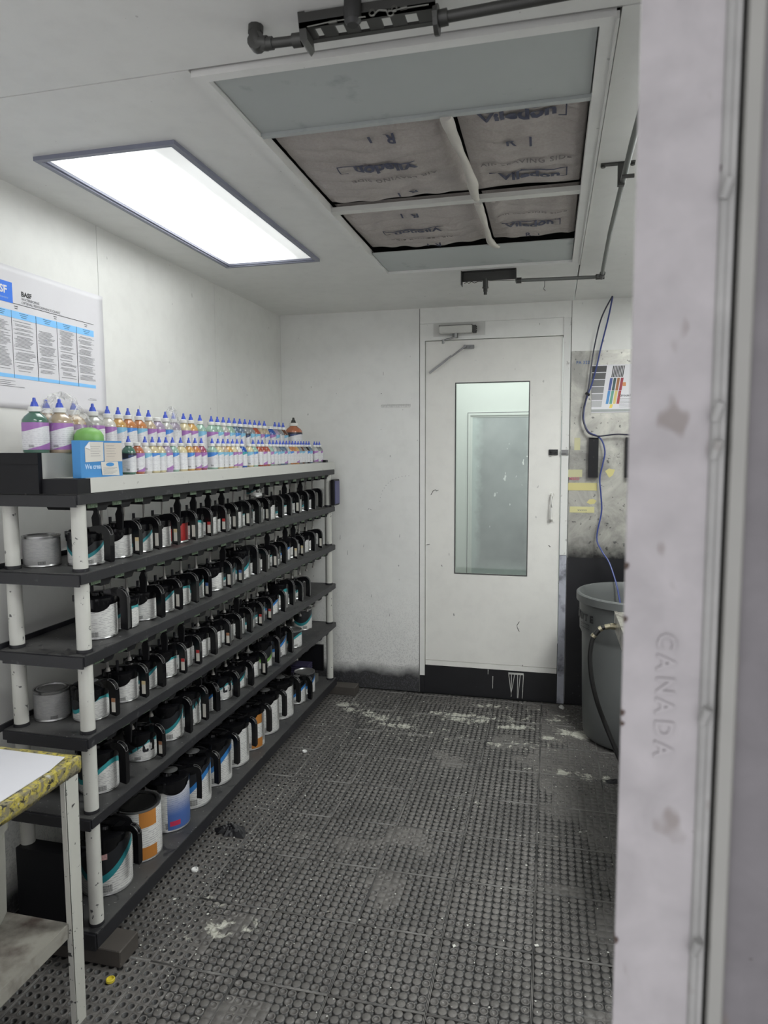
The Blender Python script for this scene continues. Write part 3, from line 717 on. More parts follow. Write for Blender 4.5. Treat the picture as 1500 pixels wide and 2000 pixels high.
for x0, x1, y0, y1, rows, seed, bow, lab, flip in pads:
    root = pad(x0, x1, y0, y1, rows, seed, bow, lab)
    # text read from below: face down; camera looks along +y, so top of upright text points to +y ... printed words
    cx0, cy0 = (x0+x1)/2, (y0+y1)/2
    def drape(o):                              # lay flat print on the quilted face
        me = o.data; R4 = Matrix.Translation(o.location) @ o.rotation_euler.to_matrix().to_4x4()
        for vv in me.vertices:
            p = R4 @ vv.co; p.z = padz(p.x+cx0, p.y+cy0, x0, x1, y0, y1, rows, seed, bow)-Z-.0058+(.0004 if vv.co.z > 0 else 0); vv.co = p
        o.location = (0, 0, 0); o.rotation_euler = (0, 0, 0)
    def stamp(s, size, dx, dy, m, bold=0.0006, sp_=1.0):
        o = text(s, size, (dx, dy, 0), (PI, 0, PI if flip else 0), m, root, 'stamp_lettering', .0003, bold, sp_, 'CENTER'); drape(o); return o
    def brk(dx, dy, h, wd, s_):
        m_ = MB()
        def seg(ax, ay, bx, by, n=12):
            for k in range(n):
                xa, xb = ax+(bx-ax)*k/n, ax+(bx-ax)*(k+1)/n; ya, yb = ay+(by-ay)*k/n, ay+(by-ay)*(k+1)/n
                m_.box(min(xa, xb)-.0018, max(xa, xb)+.0018, min(ya, yb)-.0018, max(ya, yb)+.0018, -.0003, .0003)
        seg(dx, dy-h/2, dx, dy+h/2); seg(dx, dy+h/2, dx-s_*.018, dy+h/2, 4); seg(dx, dy-h/2, dx-s_*wd, dy-h/2)
        drape(m_.build('stamp_bracket', M['felt_ink'], root))
    if flip and y0 < 2:
        stamp('R 1', .052, .06, -.235, M['felt_ink'], .001, 1.3)
        stamp('Viledon', .062, .03, -.06, M['felt_ink'], .0022); brk(-.115, -.035, .058, .24, -1)
        stamp('AIR LEAVING SIDE', .030, .04, .035, M['felt_ink2'], .0003, 1.15); stamp('R 1', .045, .05, .185, M['felt_ink'], .001, 1.3)
    elif flip:
        stamp('R 1', .045, .0, -.19, M['felt_ink'], .001, 1.3)
        stamp('Viledon', .060, .0, -.02, M['felt_ink'], .0014); brk(-.135, .0, .055, .24, -1)
        stamp('AIR LEAVING SIDE', .028, .0, .09, M['felt_ink2'], .0003, 1.15); stamp('R 1', .040, .03, .19, M['felt_ink'], .0008, 1.3)
    elif y0 < 2:
        stamp('Viledon', .066, -.01, -.215, M['felt_ink'], .0026); brk(.115, -.235, .062, .24, 1)
        stamp('R 1', .050, -.01, -.05, M['felt_ink'], .001, 1.3); stamp('AIR LEAVING SIDE', .030, .0, .085, M['felt_ink2'], .0003, 1.15)
        stamp('Viledon', .062, .01, .20, M['felt_ink'], .0022); brk(.125, .178, .056, .24, 1)
    else:
        stamp('R 1', .045, -.03, -.20, M['felt_ink'], .0008, 1.3); stamp('AIR LEAVING SIDE', .028, .0, -.05, M['felt_ink2'], .0003, 1.15)
        stamp('Viledon', .060, -.01, .085, M['felt_ink'], .0018); brk(.105, .065, .054, .22, 1); stamp('R 1', .038, .0, .21, M['felt_ink'], .0008, 1.3)
# white folded edges hanging between the pads
def roll(pts, r, lab):
    m = MB(); P = []
    n = 24
    for i in range(n+1):
        t = i/n*(len(pts)-1); k = min(int(t), len(pts)-2); f_ = t-k
        P.append(Vector(pts[k]).lerp(Vector(pts[k+1]), f_))
    vs = []
    for i, p in enumerate(P):
        rr_ = r*(1.0+0.22*math.sin(i*.45+.6)+.08*math.sin(i*1.3))
        for k in range(10):
            a = 2*PI*k/10; vs.append((p.x+rr_*1.1*math.cos(a), p.y, p.z+rr_*.9*math.sin(a)))
    fs = [(i*10+k, i*10+(k+1) % 10, (i+1)*10+(k+1) % 10, (i+1)*10+k) for i in range(n) for k in range(10)]
    fs += [tuple(range(9, -1, -1)), tuple(range(n*10, n*10+10))]
    m.add(vs, fs); o = m.build('fabric_roll', plain('cream filter edge', (.50, .48, .44), .9, var=.1, nscale=20), None, True)
    tag(o, lab, 'fabric edge', 'rolled fabric edges between the filter pads')
roll([(-.280, 1.85, Z-.004), (-.275, 1.95, Z-.008), (-.262, 2.10, Z-.016), (-.255, 2.25, Z-.022), (-.262, 2.38, Z-.016), (-.262, 2.455, Z-.008)], .013, 'longer cream fabric roll hanging between the two near filter pads')
roll([(-.262, 2.50, Z-.006), (-.258, 2.62, Z-.010), (-.255, 2.78, Z-.014), (-.258, 2.92, Z-.014), (-.245, 3.02, Z-.008), (-.232, 3.045, Z-.006)], .011, 'shorter cream fabric roll hanging between the two far filter pads')
# lamps: the one in view and an added fill lamp beyond the filters, unseen behind the near jamb
lp = thing('ceiling_lamp', 'bright fluorescent ceiling lamp with frosted lens and grey blue trim above the rack', 'lamp', (-1.27, 2.43, Z))
a0, a1, b0, b1 = LX0+1.27, LX1+1.27, LY_0-2.43, LY_1-2.43
def lamp_parts(lp, lens_m):
    L = MB()
    for (e0, e1, z0, z1) in ((-.014, .002, -.012, .004), (.002, .010, -.007, .004)):
        X0, X1, Y0, Y1 = a0+e0, a1-e0, b0+e0, b1-e0; t_ = e1-e0
        L.box(X0, X0+t_, Y0, Y1, z0, z1); L.box(X1-t_, X1, Y0, Y1, z0, z1); L.box(X0+t_, X1-t_, Y0, Y0+t_, z0, z1); L.box(X0+t_, X1-t_, Y1-t_, Y1, z0, z1)
    L.build('trim_frame', M['lamp_frame'], lp)
    MB().box(a0+.010, a1-.010, b0+.010, b1-.010, .001, .005).build('lens', lens_m, lp)
    MB().box(a0, a1, b0, b1, .006, .10).build('lamp_housing', M['lamp_frame'], lp)
lamp_parts(lp, M['lens'])
lp_fill = thing('ceiling_lamp', 'added fill lamp right of the filters, unseen behind the near jamb', 'lamp', (.72, 2.43, Z))
lamp_parts(lp_fill, M['lens_fill'])

# ------------------------------------------------------------------ sprinkler and pipework on the ceiling
def smooth(pts, k=6):
    out = []; P = [Vector(p) for p in pts]; n = len(P)
    for i in range(n-1):
        p0, p1, p2, p3 = P[max(i-1, 0)], P[i], P[i+1], P[min(i+2, n-1)]
        for j in range(k):
            t = j/k; out.append(.5*((2*p1)+(-p0+p2)*t+(2*p0-5*p1+4*p2-p3)*t*t+(-p0+3*p1-3*p2+p3)*t**3))
    out.append(P[-1]); return out
pa = thing('suppression_pipe', 'dark pipe with slotted bracket, nozzle and hooked wire under the near ceiling', 'pipe', (-.4, 1.38, 2.40))
def L3(x, z, y=1.38): return (x+.4, y-1.38, z-2.40)
m = MB(); m.tube([L3(-.603, 2.438, 1.385), L3(-.600, 2.415), L3(-.592, 2.402), L3(-.575, 2.400)], .014, 10)
m.cyl(L3(-.602, 2.44, 1.386), L3(-.602, 2.425, 1.384), .016, n=10)
m.cyl(L3(-.597, 2.405, 1.37), L3(-.597, 2.405, 1.39), .018, n=12); m.build('pipe_elbow', M['dark_steel'], pa, True)
m = MB(); m.cyl(L3(-.585, 2.399), L3(-.505, 2.397), .0095, n=12); m.cyl(L3(-.580, 2.399), L3(-.563, 2.399), .0125, n=12); m.cyl(L3(-.519, 2.397), L3(-.500, 2.397), .0135, n=12); m.build('pipe', M['dark_steel'], pa, True)
m = MB()
m.poly([L3(-.502, 2.438, 1.36), L3(-.488, 2.438, 1.36), L3(-.482, 2.385, 1.36), L3(-.489, 2.376, 1.36), L3(-.497, 2.385, 1.36)], (0, .045, 0))
xa_, xb_ = L3(-.498, 0)[0], L3(-.226, 0)[0]
m.box(xa_, xb_, -.022, -.012, .006, .016); m.box(xa_, xb_, .022, .034, .006, .012); m.box(xa_, xb_, -.022, -.018, .006, .034)
for x in (-.485, -.443, -.396, -.349, -.302, -.250): m.box(L3(x, 0)[0]-.014, L3(x, 0)[0]+.014, -.012, .022, .007, .012)
m.cyl(L3(-.231, 2.395), L3(-.222, 2.395), .026, n=14); m.build('bracket', M['dark_steel'], pa)
m = MB(); m.cyl(L3(-.386, 2.440, 1.352), L3(-.386, 2.400, 1.352), .0170, n=16); m.cyl(L3(-.386, 2.400, 1.352), L3(-.386, 2.392, 1.352), .0165, .011, n=16); m.build('nozzle', plain('dull black nozzle', (.022, .022, .022), .55), pa, True)
m = MB(); m.tube([L3(-.476, 2.398, 1.345), L3(-.425, 2.401, 1.345), L3(-.358, 2.400, 1.345)], .0014, 5); m.tube([L3(-.318, 2.403, 1.345), L3(-.285, 2.404, 1.345), L3(-.236, 2.404, 1.345)], .0014, 5)
m.cyl(L3(-.432, 2.3995, 1.345), L3(-.415, 2.400, 1.345), .003, n=8); m.cyl(L3(-.290, 2.404, 1.345), L3(-.277, 2.405, 1.345), .003, n=8)
def ringp(x, z, r, a0=0, a1=2*PI, n=12): return [L3(x+r*math.cos(a0+(a1-a0)*i/n), z+r*math.sin(a0+(a1-a0)*i/n), 1.345) for i in range(n+1)]
m.tube(ringp(-.345, 2.405, .0055), .0018, 5); m.tube(ringp(-.302, 2.406, .005), .0018, 5); m.tube(ringp(-.309, 2.400, .006, 1.8, 6.0), .0018, 5); m.tube([L3(-.339, 2.404, 1.345), L3(-.332, 2.408, 1.345), L3(-.316, 2.405, 1.345)], .0018, 5)
m.build('link_wire', plain('wire', (.10, .10, .09), .4, .6), pa)
m = MB(); m.cyl(L3(-.222, 2.397), L3(-.205, 2.398), .0150, n=12); m.cyl(L3(-.208, 2.398), L3(.20, 2.412), .0105, n=12); m.build('pipe', M['dark_steel'], pa, True)
pb = thing('ceiling_pipe', 'thin grey pipe running along the ceiling beside the filter frame to the far nozzle', 'pipe', (.2, 3.46, 2.40))
def Q3(x, y, z=2.385): return (x-.2, y-3.46, z-2.40)
m = MB(); m.tube([Q3(.200, 1.42), Q3(.198, 2.0), Q3(.205, 2.8), Q3(.218, 3.35), Q3(.222, 3.44)], .0085, 10)
m.tube([Q3(.215, 3.47), Q3(.19, 3.485), Q3(-.16, 3.46)], .0085, 10); m.build('pipe', plain('grey painted pipe', (.13, .135, .13), .45, .3), pb, True)
m = MB(); m.cyl(Q3(.222, 3.42), Q3(.222, 3.49), .013, n=10); m.cyl(Q3(.235, 3.482), Q3(.195, 3.484), .013, n=10); m.cyl(Q3(-.150, 3.46), Q3(-.175, 3.46), .014, n=10); m.build('pipe_elbow', M['dark_steel'], pb, True)
m = MB(); m.box(Q3(.135, 0)[0], Q3(.235, 0)[0], 2.270-3.46, 2.290-3.46, .036, .040); m.box(Q3(.185, 0)[0], Q3(.205, 0)[0], 2.272-3.46, 2.288-3.46, -.028, .036)
m.build('pipe_strap', M['dark_steel'], pb)
m = MB().cyl(Q3(.19, 2.20, 2.37), Q3(.225, 2.20, 2.37), .006, n=8); m.build('valve_stub', M['dark_steel'], pb)
m = MB(); m.cyl(Q3(.142, 2.28, 2.430), Q3(.142, 2.28, 2.436), .007, n=8); m.cyl(Q3(.228, 2.28, 2.430), Q3(.228, 2.28, 2.436), .007, n=8); m.build('strap_screws', M['dark_steel'], pb)['kind'] = 'stuff'
m = MB(); m.tube([Q3(-.04, 3.47, 2.38), Q3(-.04, 3.47, 2.355), Q3(-.045, 3.47, 2.34), Q3(-.036, 3.47, 2.332)], .0015, 5); m.build('loose_wire', M['dark_steel'], pb)
pc = thing('sprinkler_nozzle', 'small dark nozzle hanging from an angle bracket above the door', 'nozzle', (-.33, 3.44, 2.40))
def S3(x, y, z=2.385): return (x+.33, y-3.44, z-2.40)
m = MB(); m.box(S3(-.435, 0)[0], S3(-.172, 0)[0], -.006, .0, -.012, .030); m.box(S3(-.435, 0)[0], S3(-.172, 0)[0], -.03, .0, .030, .033); m.box(S3(-.435, 0)[0], S3(-.431, 0)[0], -.05, .0, -.035, .030); m.box(S3(-.176, 0)[0], S3(-.172, 0)[0], -.04, .0, -.03, .030); m.build('angle_bracket', M['dark_steel'], pc)
m = MB(); m.cyl(S3(-.318, 3.41, 2.39), S3(-.318, 3.41, 2.350), .013, n=12); m.cyl(S3(-.318, 3.41, 2.350), S3(-.318, 3.41, 2.330), .010, n=12); m.cyl(S3(-.318, 3.41, 2.330), S3(-.318, 3.41, 2.316), .008, n=12); m.cyl(S3(-.318, 3.41, 2.352), S3(-.318, 3.41, 2.346), .015, n=12); m.build('nozzle', M['dark_steel'], pc, True)
m = MB(); m.tube([S3(-.42, 3.40, 2.372), S3(-.405, 3.40, 2.378), S3(-.398, 3.40, 2.370), S3(-.385, 3.40, 2.379), S3(-.37, 3.40, 2.372), S3(-.35, 3.40, 2.378), S3(-.332, 3.40, 2.376)], .0018, 5); m.tube([S3(-.30, 3.40, 2.378), S3(-.18, 3.42, 2.378)], .0012, 5); m.build('link_wire', M['dark_steel'], pc)

# ------------------------------------------------------------------ things on the back wall, right of the door
o = MB().box(.114, .62, BW-.0050, BW-.0005, .9155, 2.145).build('metal_sheet', M['alu']); tag(o, 'smeared aluminium sheet covering the back wall right of the door', 'metal sheet')
ms = o
text('PA 322', .024, (.140, BW-.0060, 2.070), (PI/2, 0, 0), plain('blue marker 2', (.05, .10, .25), .6), ms, 'handwriting', .0002, .0004, 1.1)
ch = thing('colour_chart', 'ground coat colour chart with grey steps and slanted colour bars on the sheet', 'poster', (.231, BW-.0075, 1.783))
MB().box(0, .42, -.001, .001, 0, .277).build('sheet', M['paper'], ch)
MB().box(0, .42, -.0018, -.001, .004, .020).build('grey_band', plain('grey band', (.33, .35, .34), .6), ch)
greys = [.035, .07, .13, .19, .28, .42]
for k, gv in enumerate(greys):
    z1 = .272-k*.0405; sl = .0045*k
    MB().poly([(0, -.0015, z1-.036), (.083-sl-.004, -.0015, z1-.036), (.083-sl, -.0015, z1), (0, -.0015, z1)], (0, .0004, 0)).build('grey_step', plain('grey step', (gv, gv, gv*1.03), .5), ch)
m = MB()
for k in range(8):
    x = .108+k*.0085; m.poly([(x, -.0015, .205), (x+.0055, -.0015, .205), (x+.015, -.0015, .270), (x+.0095, -.0015, .270)], (0, .0004, 0))
m.build('black_bars', M['ink'], ch)
for k, cc in enumerate([(.03, .06, .25), (.02, .06, .06), (.30, .11, .03), (.28, .01, .03)]):
    x = .092+k*.020; MB().poly([(x, -.0015, .128), (x+.015, -.0015, .128), (x+.025, -.0015, .200), (x+.010, -.0015, .200)], (0, .0004, 0)).build('colour_bar', plain('bar ink', cc, .5), ch)
for k, cc in enumerate([(.05, .22, .50), (.10, .30, .22), (.60, .48, .16), (.35, .03, .03)]):
    x = .080+k*.020; MB().poly([(x, -.0015, .050), (x+.015, -.0015, .050), (x+.026, -.0015, .126), (x+.011, -.0015, .126)], (0, .0004, 0)).build('colour_bar', plain('bar ink', cc, .5), ch)
MB().poly([(.100, -.0015, .026), (.116, -.0015, .026), (.122, -.0015, .048), (.106, -.0015, .048)], (0, .0004, 0)).build('colour_bar', plain('yellow bar', (.7, .55, .1), .5), ch)
MB().box(.172, .190, -.0018, -.001, .152, .174).build('orange_patch', plain('orange patch', (.55, .22, .07), .5), ch)
text('Ground', .020, (.155, -.0018, .092), (PI/2, 0, 0), M['ink'], ch, 'lettering', .0002, .0004)
m = MB()
for k in range(7): m.box(.155, .26-.01*(k % 3), -.0015, -.001, .078-k*.008, .0798-k*.008)
m.build('small_print', M['grey_ink'], ch)['kind'] = 'stuff'
for nm, x0, x1, z0, z1, lab, cc in (('masking_tape', .107, .188, 1.403, 1.448, 'faded yellow masking tape strip with green and pink writing beside the door', (.46, .45, .27)),
    ('masking_tape', .108, .275, 1.323, 1.369, 'long yellow masking tape strip below the written one beside the door', (.50, .45, .20)),
    ('masking_tape', .120, .262, 1.190, 1.226, 'lowest yellow tape strip with pencilled word beside the door', (.52, .49, .25)),
    ('masking_tape', .139, .173, 1.564, 1.637, 'small pale upright tape piece near the door latch', (.48, .46, .28))):
    o = MB().box(x0, x1, BW-.0070, BW-.0053, z0, z1).build(nm, plain('tape', cc, .6, var=.08)); tag(o, lab, 'tape', 'yellow tape pieces on the metal sheet')
    if z0 == 1.403: text('MISSO', .022, (.112, BW-.0075, 1.386), (PI/2, 0, 0), plain('pink marker', (.5, .12, .16), .6), o, 'handwriting', .0002, .0003)
    if z0 == 1.190: text('xxxxx', .022, (.165, BW-.0075, 1.199), (PI/2, 0, 0), M['grey_ink'], o, 'handwriting', .0001)
for pts, lab in (([(.217, 1.252), (.232, 1.270), (.255, 1.274), (.274, 1.262), (.262, 1.245), (.238, 1.240)], 'torn yellow tape scrap above the lowest tape strip'), ([(.318, 1.440), (.340, 1.455), (.374, 1.448), (.362, 1.415), (.342, 1.400)], 'torn yellow tape scrap right of the cable')):
    o = MB().poly([(a, BW-.0055, b) for a, b in pts], (0, -.0012, 0)).build('tape_scrap', M['tape']); tag(o, lab, 'tape', 'torn tape scraps')
# marker holders
hb = thing('black_holder', 'narrow black upright holder on the metal sheet left of the hanging cable', 'holder', (.248, BW-.0050, 1.403))
m = MB(); m.box(-.027, .027, -.045, 0, 0, .012); m.box(-.027, -.023, -.045, 0, .012, .234); m.box(.023, .027, -.045, 0, .012, .234); m.box(-.023, .023, -.006, 0, .012, .234); m.box(-.023, .023, -.045, -.040, .012, .226); m.build('sleeve', M['black_plastic'], hb)
m = MB(); m.cyl((0, -.045, .215), (0, -.048, .215), .004, n=8); m.cyl((0, -.045, .12), (0, -.048, .12), .004, n=8); m.build('screw', M['gap'], hb)
hb2 = dup(hb, (.455, BW-.0050, 1.403)); hb2['label'] = 'second black upright holder, half hidden behind the near door jamb'; 
ca = [(.329, 2.438), (.288, 2.359), (.262, 2.284), (.237, 2.157), (.223, 2.054), (.213, 1.957), (.203, 1.889), (.185, 1.808), (.183, 1.742), (.207, 1.676), (.239, 1.652), (.283, 1.645), (.371, 1.655), (.433, 1.652), (.55, 1.648)]
cb = [(.331, 2.438), (.311, 2.32), (.277, 2.168), (.252, 2.041), (.226, 1.938), (.207, 1.886), (.188, 1.805), (.188, 1.736), (.214, 1.672), (.271, 1.642), (.297, 1.610), (.311, 1.551), (.300, 1.478), (.286, 1.399), (.295, 1.299), (.300, 1.199), (.277, 1.045), (.308, .968), (.346, .909), (.381, .80), (.40, .70)]
ca3 = [(x, BW-.060-(.012 if i < 3 else 0), z) for i, (x, z) in enumerate(ca)]
cb3 = [(x, BW-.052-(.20*max(0, (1.05-z))/.35), z) for x, z in cb]
o = MB().tube(smooth(ca3), .0042, 7).build('hanging_cable', M['black_cable'], None, True); tag(o, 'dark cable looping from the ceiling corner and off to the right', 'cable')
zt = MB().cyl((.199, BW-.065, 1.893), (.213, BW-.045, 1.886), .0085, n=8).build('cable_tie', M['ink'], o)
o = MB().tube(smooth(cb3), .0046, 7).build('hanging_cable', M['blue_cable'], None, True); tag(o, 'blue cable hanging from the ceiling down into the grey bin', 'cable')

# ------------------------------------------------------------------ grey bin
BX, BY = .462, 3.83
bn = thing('round_bin', 'large round dark grey plastic bin standing right of the door', 'bin', (BX, BY, 0))
pr = [(.20, .002), (.235, .004), (.255, .014), (.265, .035), (.272, .20), (.280, .555), (.281, .575), (.293, .602), (.297, .745), (.300, .757), (.313, .760), (.314, .797), (.308, .803), (.297, .803), (.291, .792), (.286, .745), (.277, .60), (.262, .05), (.2, .03), (.001, .03)]
MB().lathe([(r*.985, z) for r, z in pr], 48).build('bin_body', M['bin'], bn, True)
# lettering wrapped on the collar
for ch_, a_ in zip('BRUTE', (178, 187.5, 197.0, 206.5, 216)):
    a = math.radians(a_); r = .2955
    text(ch_, .050, (r*math.cos(a), r*math.sin(a), .668), (PI/2, 0, a+PI/2), M['ink'], bn, 'lettering', .0008, .0022, 1.0, 'CENTER')
m = MB()
for k in range(4):
    m.lathe([(.2950, .652-k*.010), (.2962, .651-k*.010), (.2950, .649-k*.010)], 10, a0=math.radians(195), a1=math.radians(213), cap=False)
m.build('small_print', M['ink'], bn)['kind'] = 'stuff'

# bench and hose at the right
bh = thing('steel_bench', 'worn steel topped bench mostly hidden behind the near door jamb', 'bench', (.29, 2.2, 0))
m = MB(); m.box(.012, .70, 0, .95, .832, .85); m.box(0, .012, 0, .95, .775, .853); m.box(.012, .70, .938, .95, .775, .832)
m.build('bench_top', plain('dirty steel', (.30, .29, .26), .35, .6, .3, 12, dirt=(.05, .04, .03), dirt_amt=.8, dirt_scale=20, dirt_thr=(.5, .6)), bh)
for a, b in ((.30, .03), (.30, .88), (.66, .03), (.66, .88)): MB().box(a, a+.035, b, b+.035, .0, .832).build('leg', M['steel'], bh)
hs = thing('air_hose', 'black rubber hose with brass coupling drooping from the bench to the floor', 'hose', (.29, 3.1, .80))
pts = [(.300, .795), (.264, .795), (.228, .780), (.199, .738), (.189, .685), (.188, .633), (.199, .542), (.224, .446), (.257, .356), (.296, .267), (.34, .17), (.40, .08), (.47, .03), (.58, .02)]
P = smooth([(x-.29, 0 if i < 9 else -.02*(i-8), z-.80) for i, (x, z) in enumerate(pts)])
MB().tube(P, .0105, 10).build('hose_tube', M['hose'], hs, True)
m = MB(); m.cyl((.01, 0, -.005), (-.020, 0, -.004), .0145, n=8); m.cyl((-.020, 0, -.004), (-.042, 0, -.010), .012, n=12); m.cyl((-.055, 0, -.014), (-.066, 0, -.022), .0125, n=12); m.cyl((-.085, 0, -.045), (-.092, 0, -.056), .0125, n=12); m.build('coupling', M['brass'], hs, True)

# ------------------------------------------------------------------ near jamb and door leaf at the right edge
jb = holder('door_2', 'worn lilac-white door jamb and door edge standing close at the right')
m = MB(); m.box(.053, .1035, .500, .507, 0, CZ); m.box(.064, .1035, .507, .56, 0, CZ); j0 = m.build('jamb_face', M['jamb'], jb)
m = MB(); vs = []; 
prof = [(.1035, .500), (.1045, .4975), (.1060, .4965), (.1080, .4968), (.1095, .4985), (.1125, .4985), (.1135, .4995), (.1135, .56), (.1035, .56)]
m.poly([(x, y, 0) for x, y in prof], (0, 0, CZ)); m.build('jamb_bead', M['jamb_bead'], jb)
m = MB()
for z in (1.742, 1.600, 1.575, 1.392, 1.222): m.cyl((.1055, .4970, z-.006), (.1085, .4945, z+.006), .003, .0035, n=10)
m.build('weld_lump', M['jamb_bead'], jb, True)
MB().box(.1135, .1165, .515, .56, 0, CZ).build('hinge_gap', M['gap'], jb)
m = MB(); m.poly([(x, y, 0) for x, y in [(.1165, .500), (.1175, .498), (.1255, .498), (.1275, .500), (.1275, .56), (.1165, .56)]], (0, 0, CZ)); m.build('leaf_edge', plain('greenish white edge', (.31, .31, .29), .5, dirt=(.08, .05, .04), dirt_scale=60, dirt_thr=(.70, .73)), jb)
MB().box(.1275, RW, .505, .56, 0, CZ).build('leaf_face', M['leaf'], jb)
for i, c_ in enumerate('CANADA'):
    text(c_, .0170, (.0755, .4995, 1.4480-i*.0157), (PI/2, PI/2, 0), M['jamb'], j0, 'embossed_lettering', .0010, .0004)
m = MB()                                   # rust chips along the edge
for z, s in ((1.494, .9), (1.456, .8), (1.388, .8), (1.380, .6), (1.215, 1.0)):
    m.poly([(.0527, .4994, z-.003*s), (.0540, .4994, z-.002*s), (.0552, .4994, z+.001*s), (.0540, .4994, z+.003*s), (.0527, .4994, z+.002*s)], (0, .0074, 0))
m.build('rust_chip', plain('rust brown', (.07, .045, .035), .7), j0)

# ------------------------------------------------------------------ poster on the left wall
po = thing('wall_poster', 'large white paint performance chart poster with blue table header on the left wall', 'poster', (LW+.001, 1.50, 1.715))
# local: x out of wall, y along wall (rightwards), z up ; wall Y -> y-1.5, Z -> z-1.715
def PY(y): return y-1.50
def PZ(z): return z-1.715
m = MB(); vs = []; n_ = 30
for i in range(n_+1):
    y = PY(1.40)+(PY(2.412)-PY(1.40))*i/n_; wv = .0008+(.004*max(0, (i-27)/3)**2)
    for z_, k_ in ((0, 1.8), (.02, 1.0), (.44, 1.0), (.459, 2.2)): vs.append((wv+.0018*(k_-1), y, z_))
m.add(vs, [(i*4+k, i*4+4+k, i*4+5+k, i*4+1+k) for i in range(n_) for k in range(3)]); sh = m.build('sheet', M['paper'], po, True); sd = sh.modifiers.new('thick', 'SOLIDIFY'); sd.thickness = .0007; sd.offset = 0
MB().box(.0015, .002, PY(1.83), PY(1.947), PZ(2.056), PZ(2.122)).build('logo_square', M['logo_blue'], po)
rot = (PI/2, 0, PI/2)
text('BASF', .034, (.0022, PY(1.850), PZ(2.084)), rot, M['white_print'], po, 'logo_lettering', .0002, .0010)
text('We create chemistry', .009, (.0022, PY(1.850), PZ(2.067)), rot, plain('pale blue print', (.35, .5, .8), .5), po, 'logo_lettering', .0002)
text('BASF', .022, (.0018, PY(1.986), PZ(2.087)), rot, M['ink'], po, 'title_lettering', .0002, .0006)
text('WATERBORNE', .0125, (.0018, PY(1.986), PZ(2.074)), rot, M['grey_ink'], po, 'title_lettering', .0001)
text('OPTIMAL PERFORMANCE CHART', .0125, (.0018, PY(1.986), PZ(2.062)), rot, M['grey_ink'], po, 'title_lettering', .0001)
m = MB(); m.box(.0015, .0020, PY(1.45), PY(2.366), PZ(2.0095), PZ(2.033)); m.box(.0015, .0020, PY(1.45), PY(2.366), PZ(1.814), PZ(1.826)); m.build('table_band', M['sky_blue'], po)
m = MB(); m.box(.0015, .0021, PY(1.947), PY(2.389), PZ(2.0565), PZ(2.058))
for y, wd in ((1.937, .0008), (2.047, .0016), (2.150, .0008), (2.254, .0016), (2.366, .0012), (1.83, .0016), (1.73, .0008), (1.63, .0016)): m.box(.0015, .0023, PY(y), PY(y)+wd, PZ(1.814), PZ(2.033))
for y in (1.99, 2.10, 2.20, 2.31, 1.89):
    for k in range(3): m.box(.0020, .0024, PY(y-.018+.004*k), PY(y+.022-.004*k), PZ(2.028-.006*k), PZ(2.0292-.006*k))
for y in (2.145, 2.31, 1.96):
    m.box(.0015, .0020, PY(y-.008), PY(y+.008), PZ(2.048), PZ(2.050)); m.box(.0015, .0020, PY(y-.006), PY(y+.006), PZ(2.041), PZ(2.043))
m.build('table_rules', M['ink'], po)
m = MB(); R_ = random.Random(3)
for y0, y1, z0 in ((1.95, 2.040, 2.000), (2.060, 2.143, 1.985), (2.165, 2.248, 2.003), (2.268, 2.360, 2.000), (1.845, 1.93, 1.995), (1.74, 1.82, 1.99), (1.645, 1.72, 1.99)):
    z = z0
    while z > 1.838:
        ind = R_.choice([0, 0, 0, .008]); m.box(.0015, .0020, PY(y0+ind), PY(y1-R_.random()*.030), PZ(z), PZ(z)+.0013)
        if R_.random() < .35: m.box(.0015, .0020, PY(y0-.005+ind), PY(y0-.003+ind), PZ(z), PZ(z)+.0014)
        z -= .0042 if R_.random() < .8 else .009
for k in range(4): m.box(.0015, .0020, PY(1.62), PY(1.94+.06*(k == 3)-.02*(k % 2)), PZ(1.803-k*.006), PZ(1.8042-k*.006))
for k in range(2): m.box(.0015, .0020, PY(2.315-.01*k), PY(2.367), PZ(1.772-k*.005), PZ(1.7732-k*.005))
m.build('small_print', M['grey_ink'], po)['kind'] = 'stuff'

# ------------------------------------------------------------------ paint rack
RX0, RX1, RY0, RY1 = -1.622, -1.318, 1.700, 4.120
rk = thing('paint_rack', 'long black six tier paint mixing rack with white pipe posts along the left wall', 'rack', (-1.47, 2.91, 0))
def R(x, y): return x+1.47, y-2.91
def rbox(m, x0, x1, y0, y1, z0, z1, mi=0): a, b = R(x0, y0); c_, d = R(x1, y1); return m.box(a, c_, b, d, z0, z1, mi)
S = [1.450, 1.217, .972, .722, .470, .105]         # shelf top heights
for k, z in enumerate(S):
    th = .032 if k not in (5,) else .048
    if k == 4: th = .030
    m = MB(); rbox(m, RX0, RX1, RY0, RY1, z-th, z-.003); rbox(m, RX0-.002, RX0+.004, RY0-.02, RY1, z-.004, z+.016)
    rbox(m, RX0+.02, RX1-.004, RY0-.006, RY0, z-th-.006, z-.004)
    m.build('shelf_board', M['shelf_black'], rk)
    m = MB(); rbox(m, RX0+.004, RX1-.002, RY0+.002, RY1-.002, z-.003, z); m.build('shelf_liner', M['shelf_top'], rk)
for (x, y) in ((-1.350, 1.742), (-1.588, 1.742), (-1.350, 4.080), (-1.588, 4.080)):
    for k in range(5):
        a, b = R(x, y); z1 = S[k]-(.032 if k != 4 else .030); z0 = S[k+1]
        m = MB(); m.cyl((a, b, z0), (a, b, z1), .0215, n=20); m.build('post', M['post'], rk, True)
        m = MB(); m.cyl((a, b, z0+.0005), (a, b, z0+.010), .0235, n=20); m.build('post_collar', M['shelf_black'], rk, True)
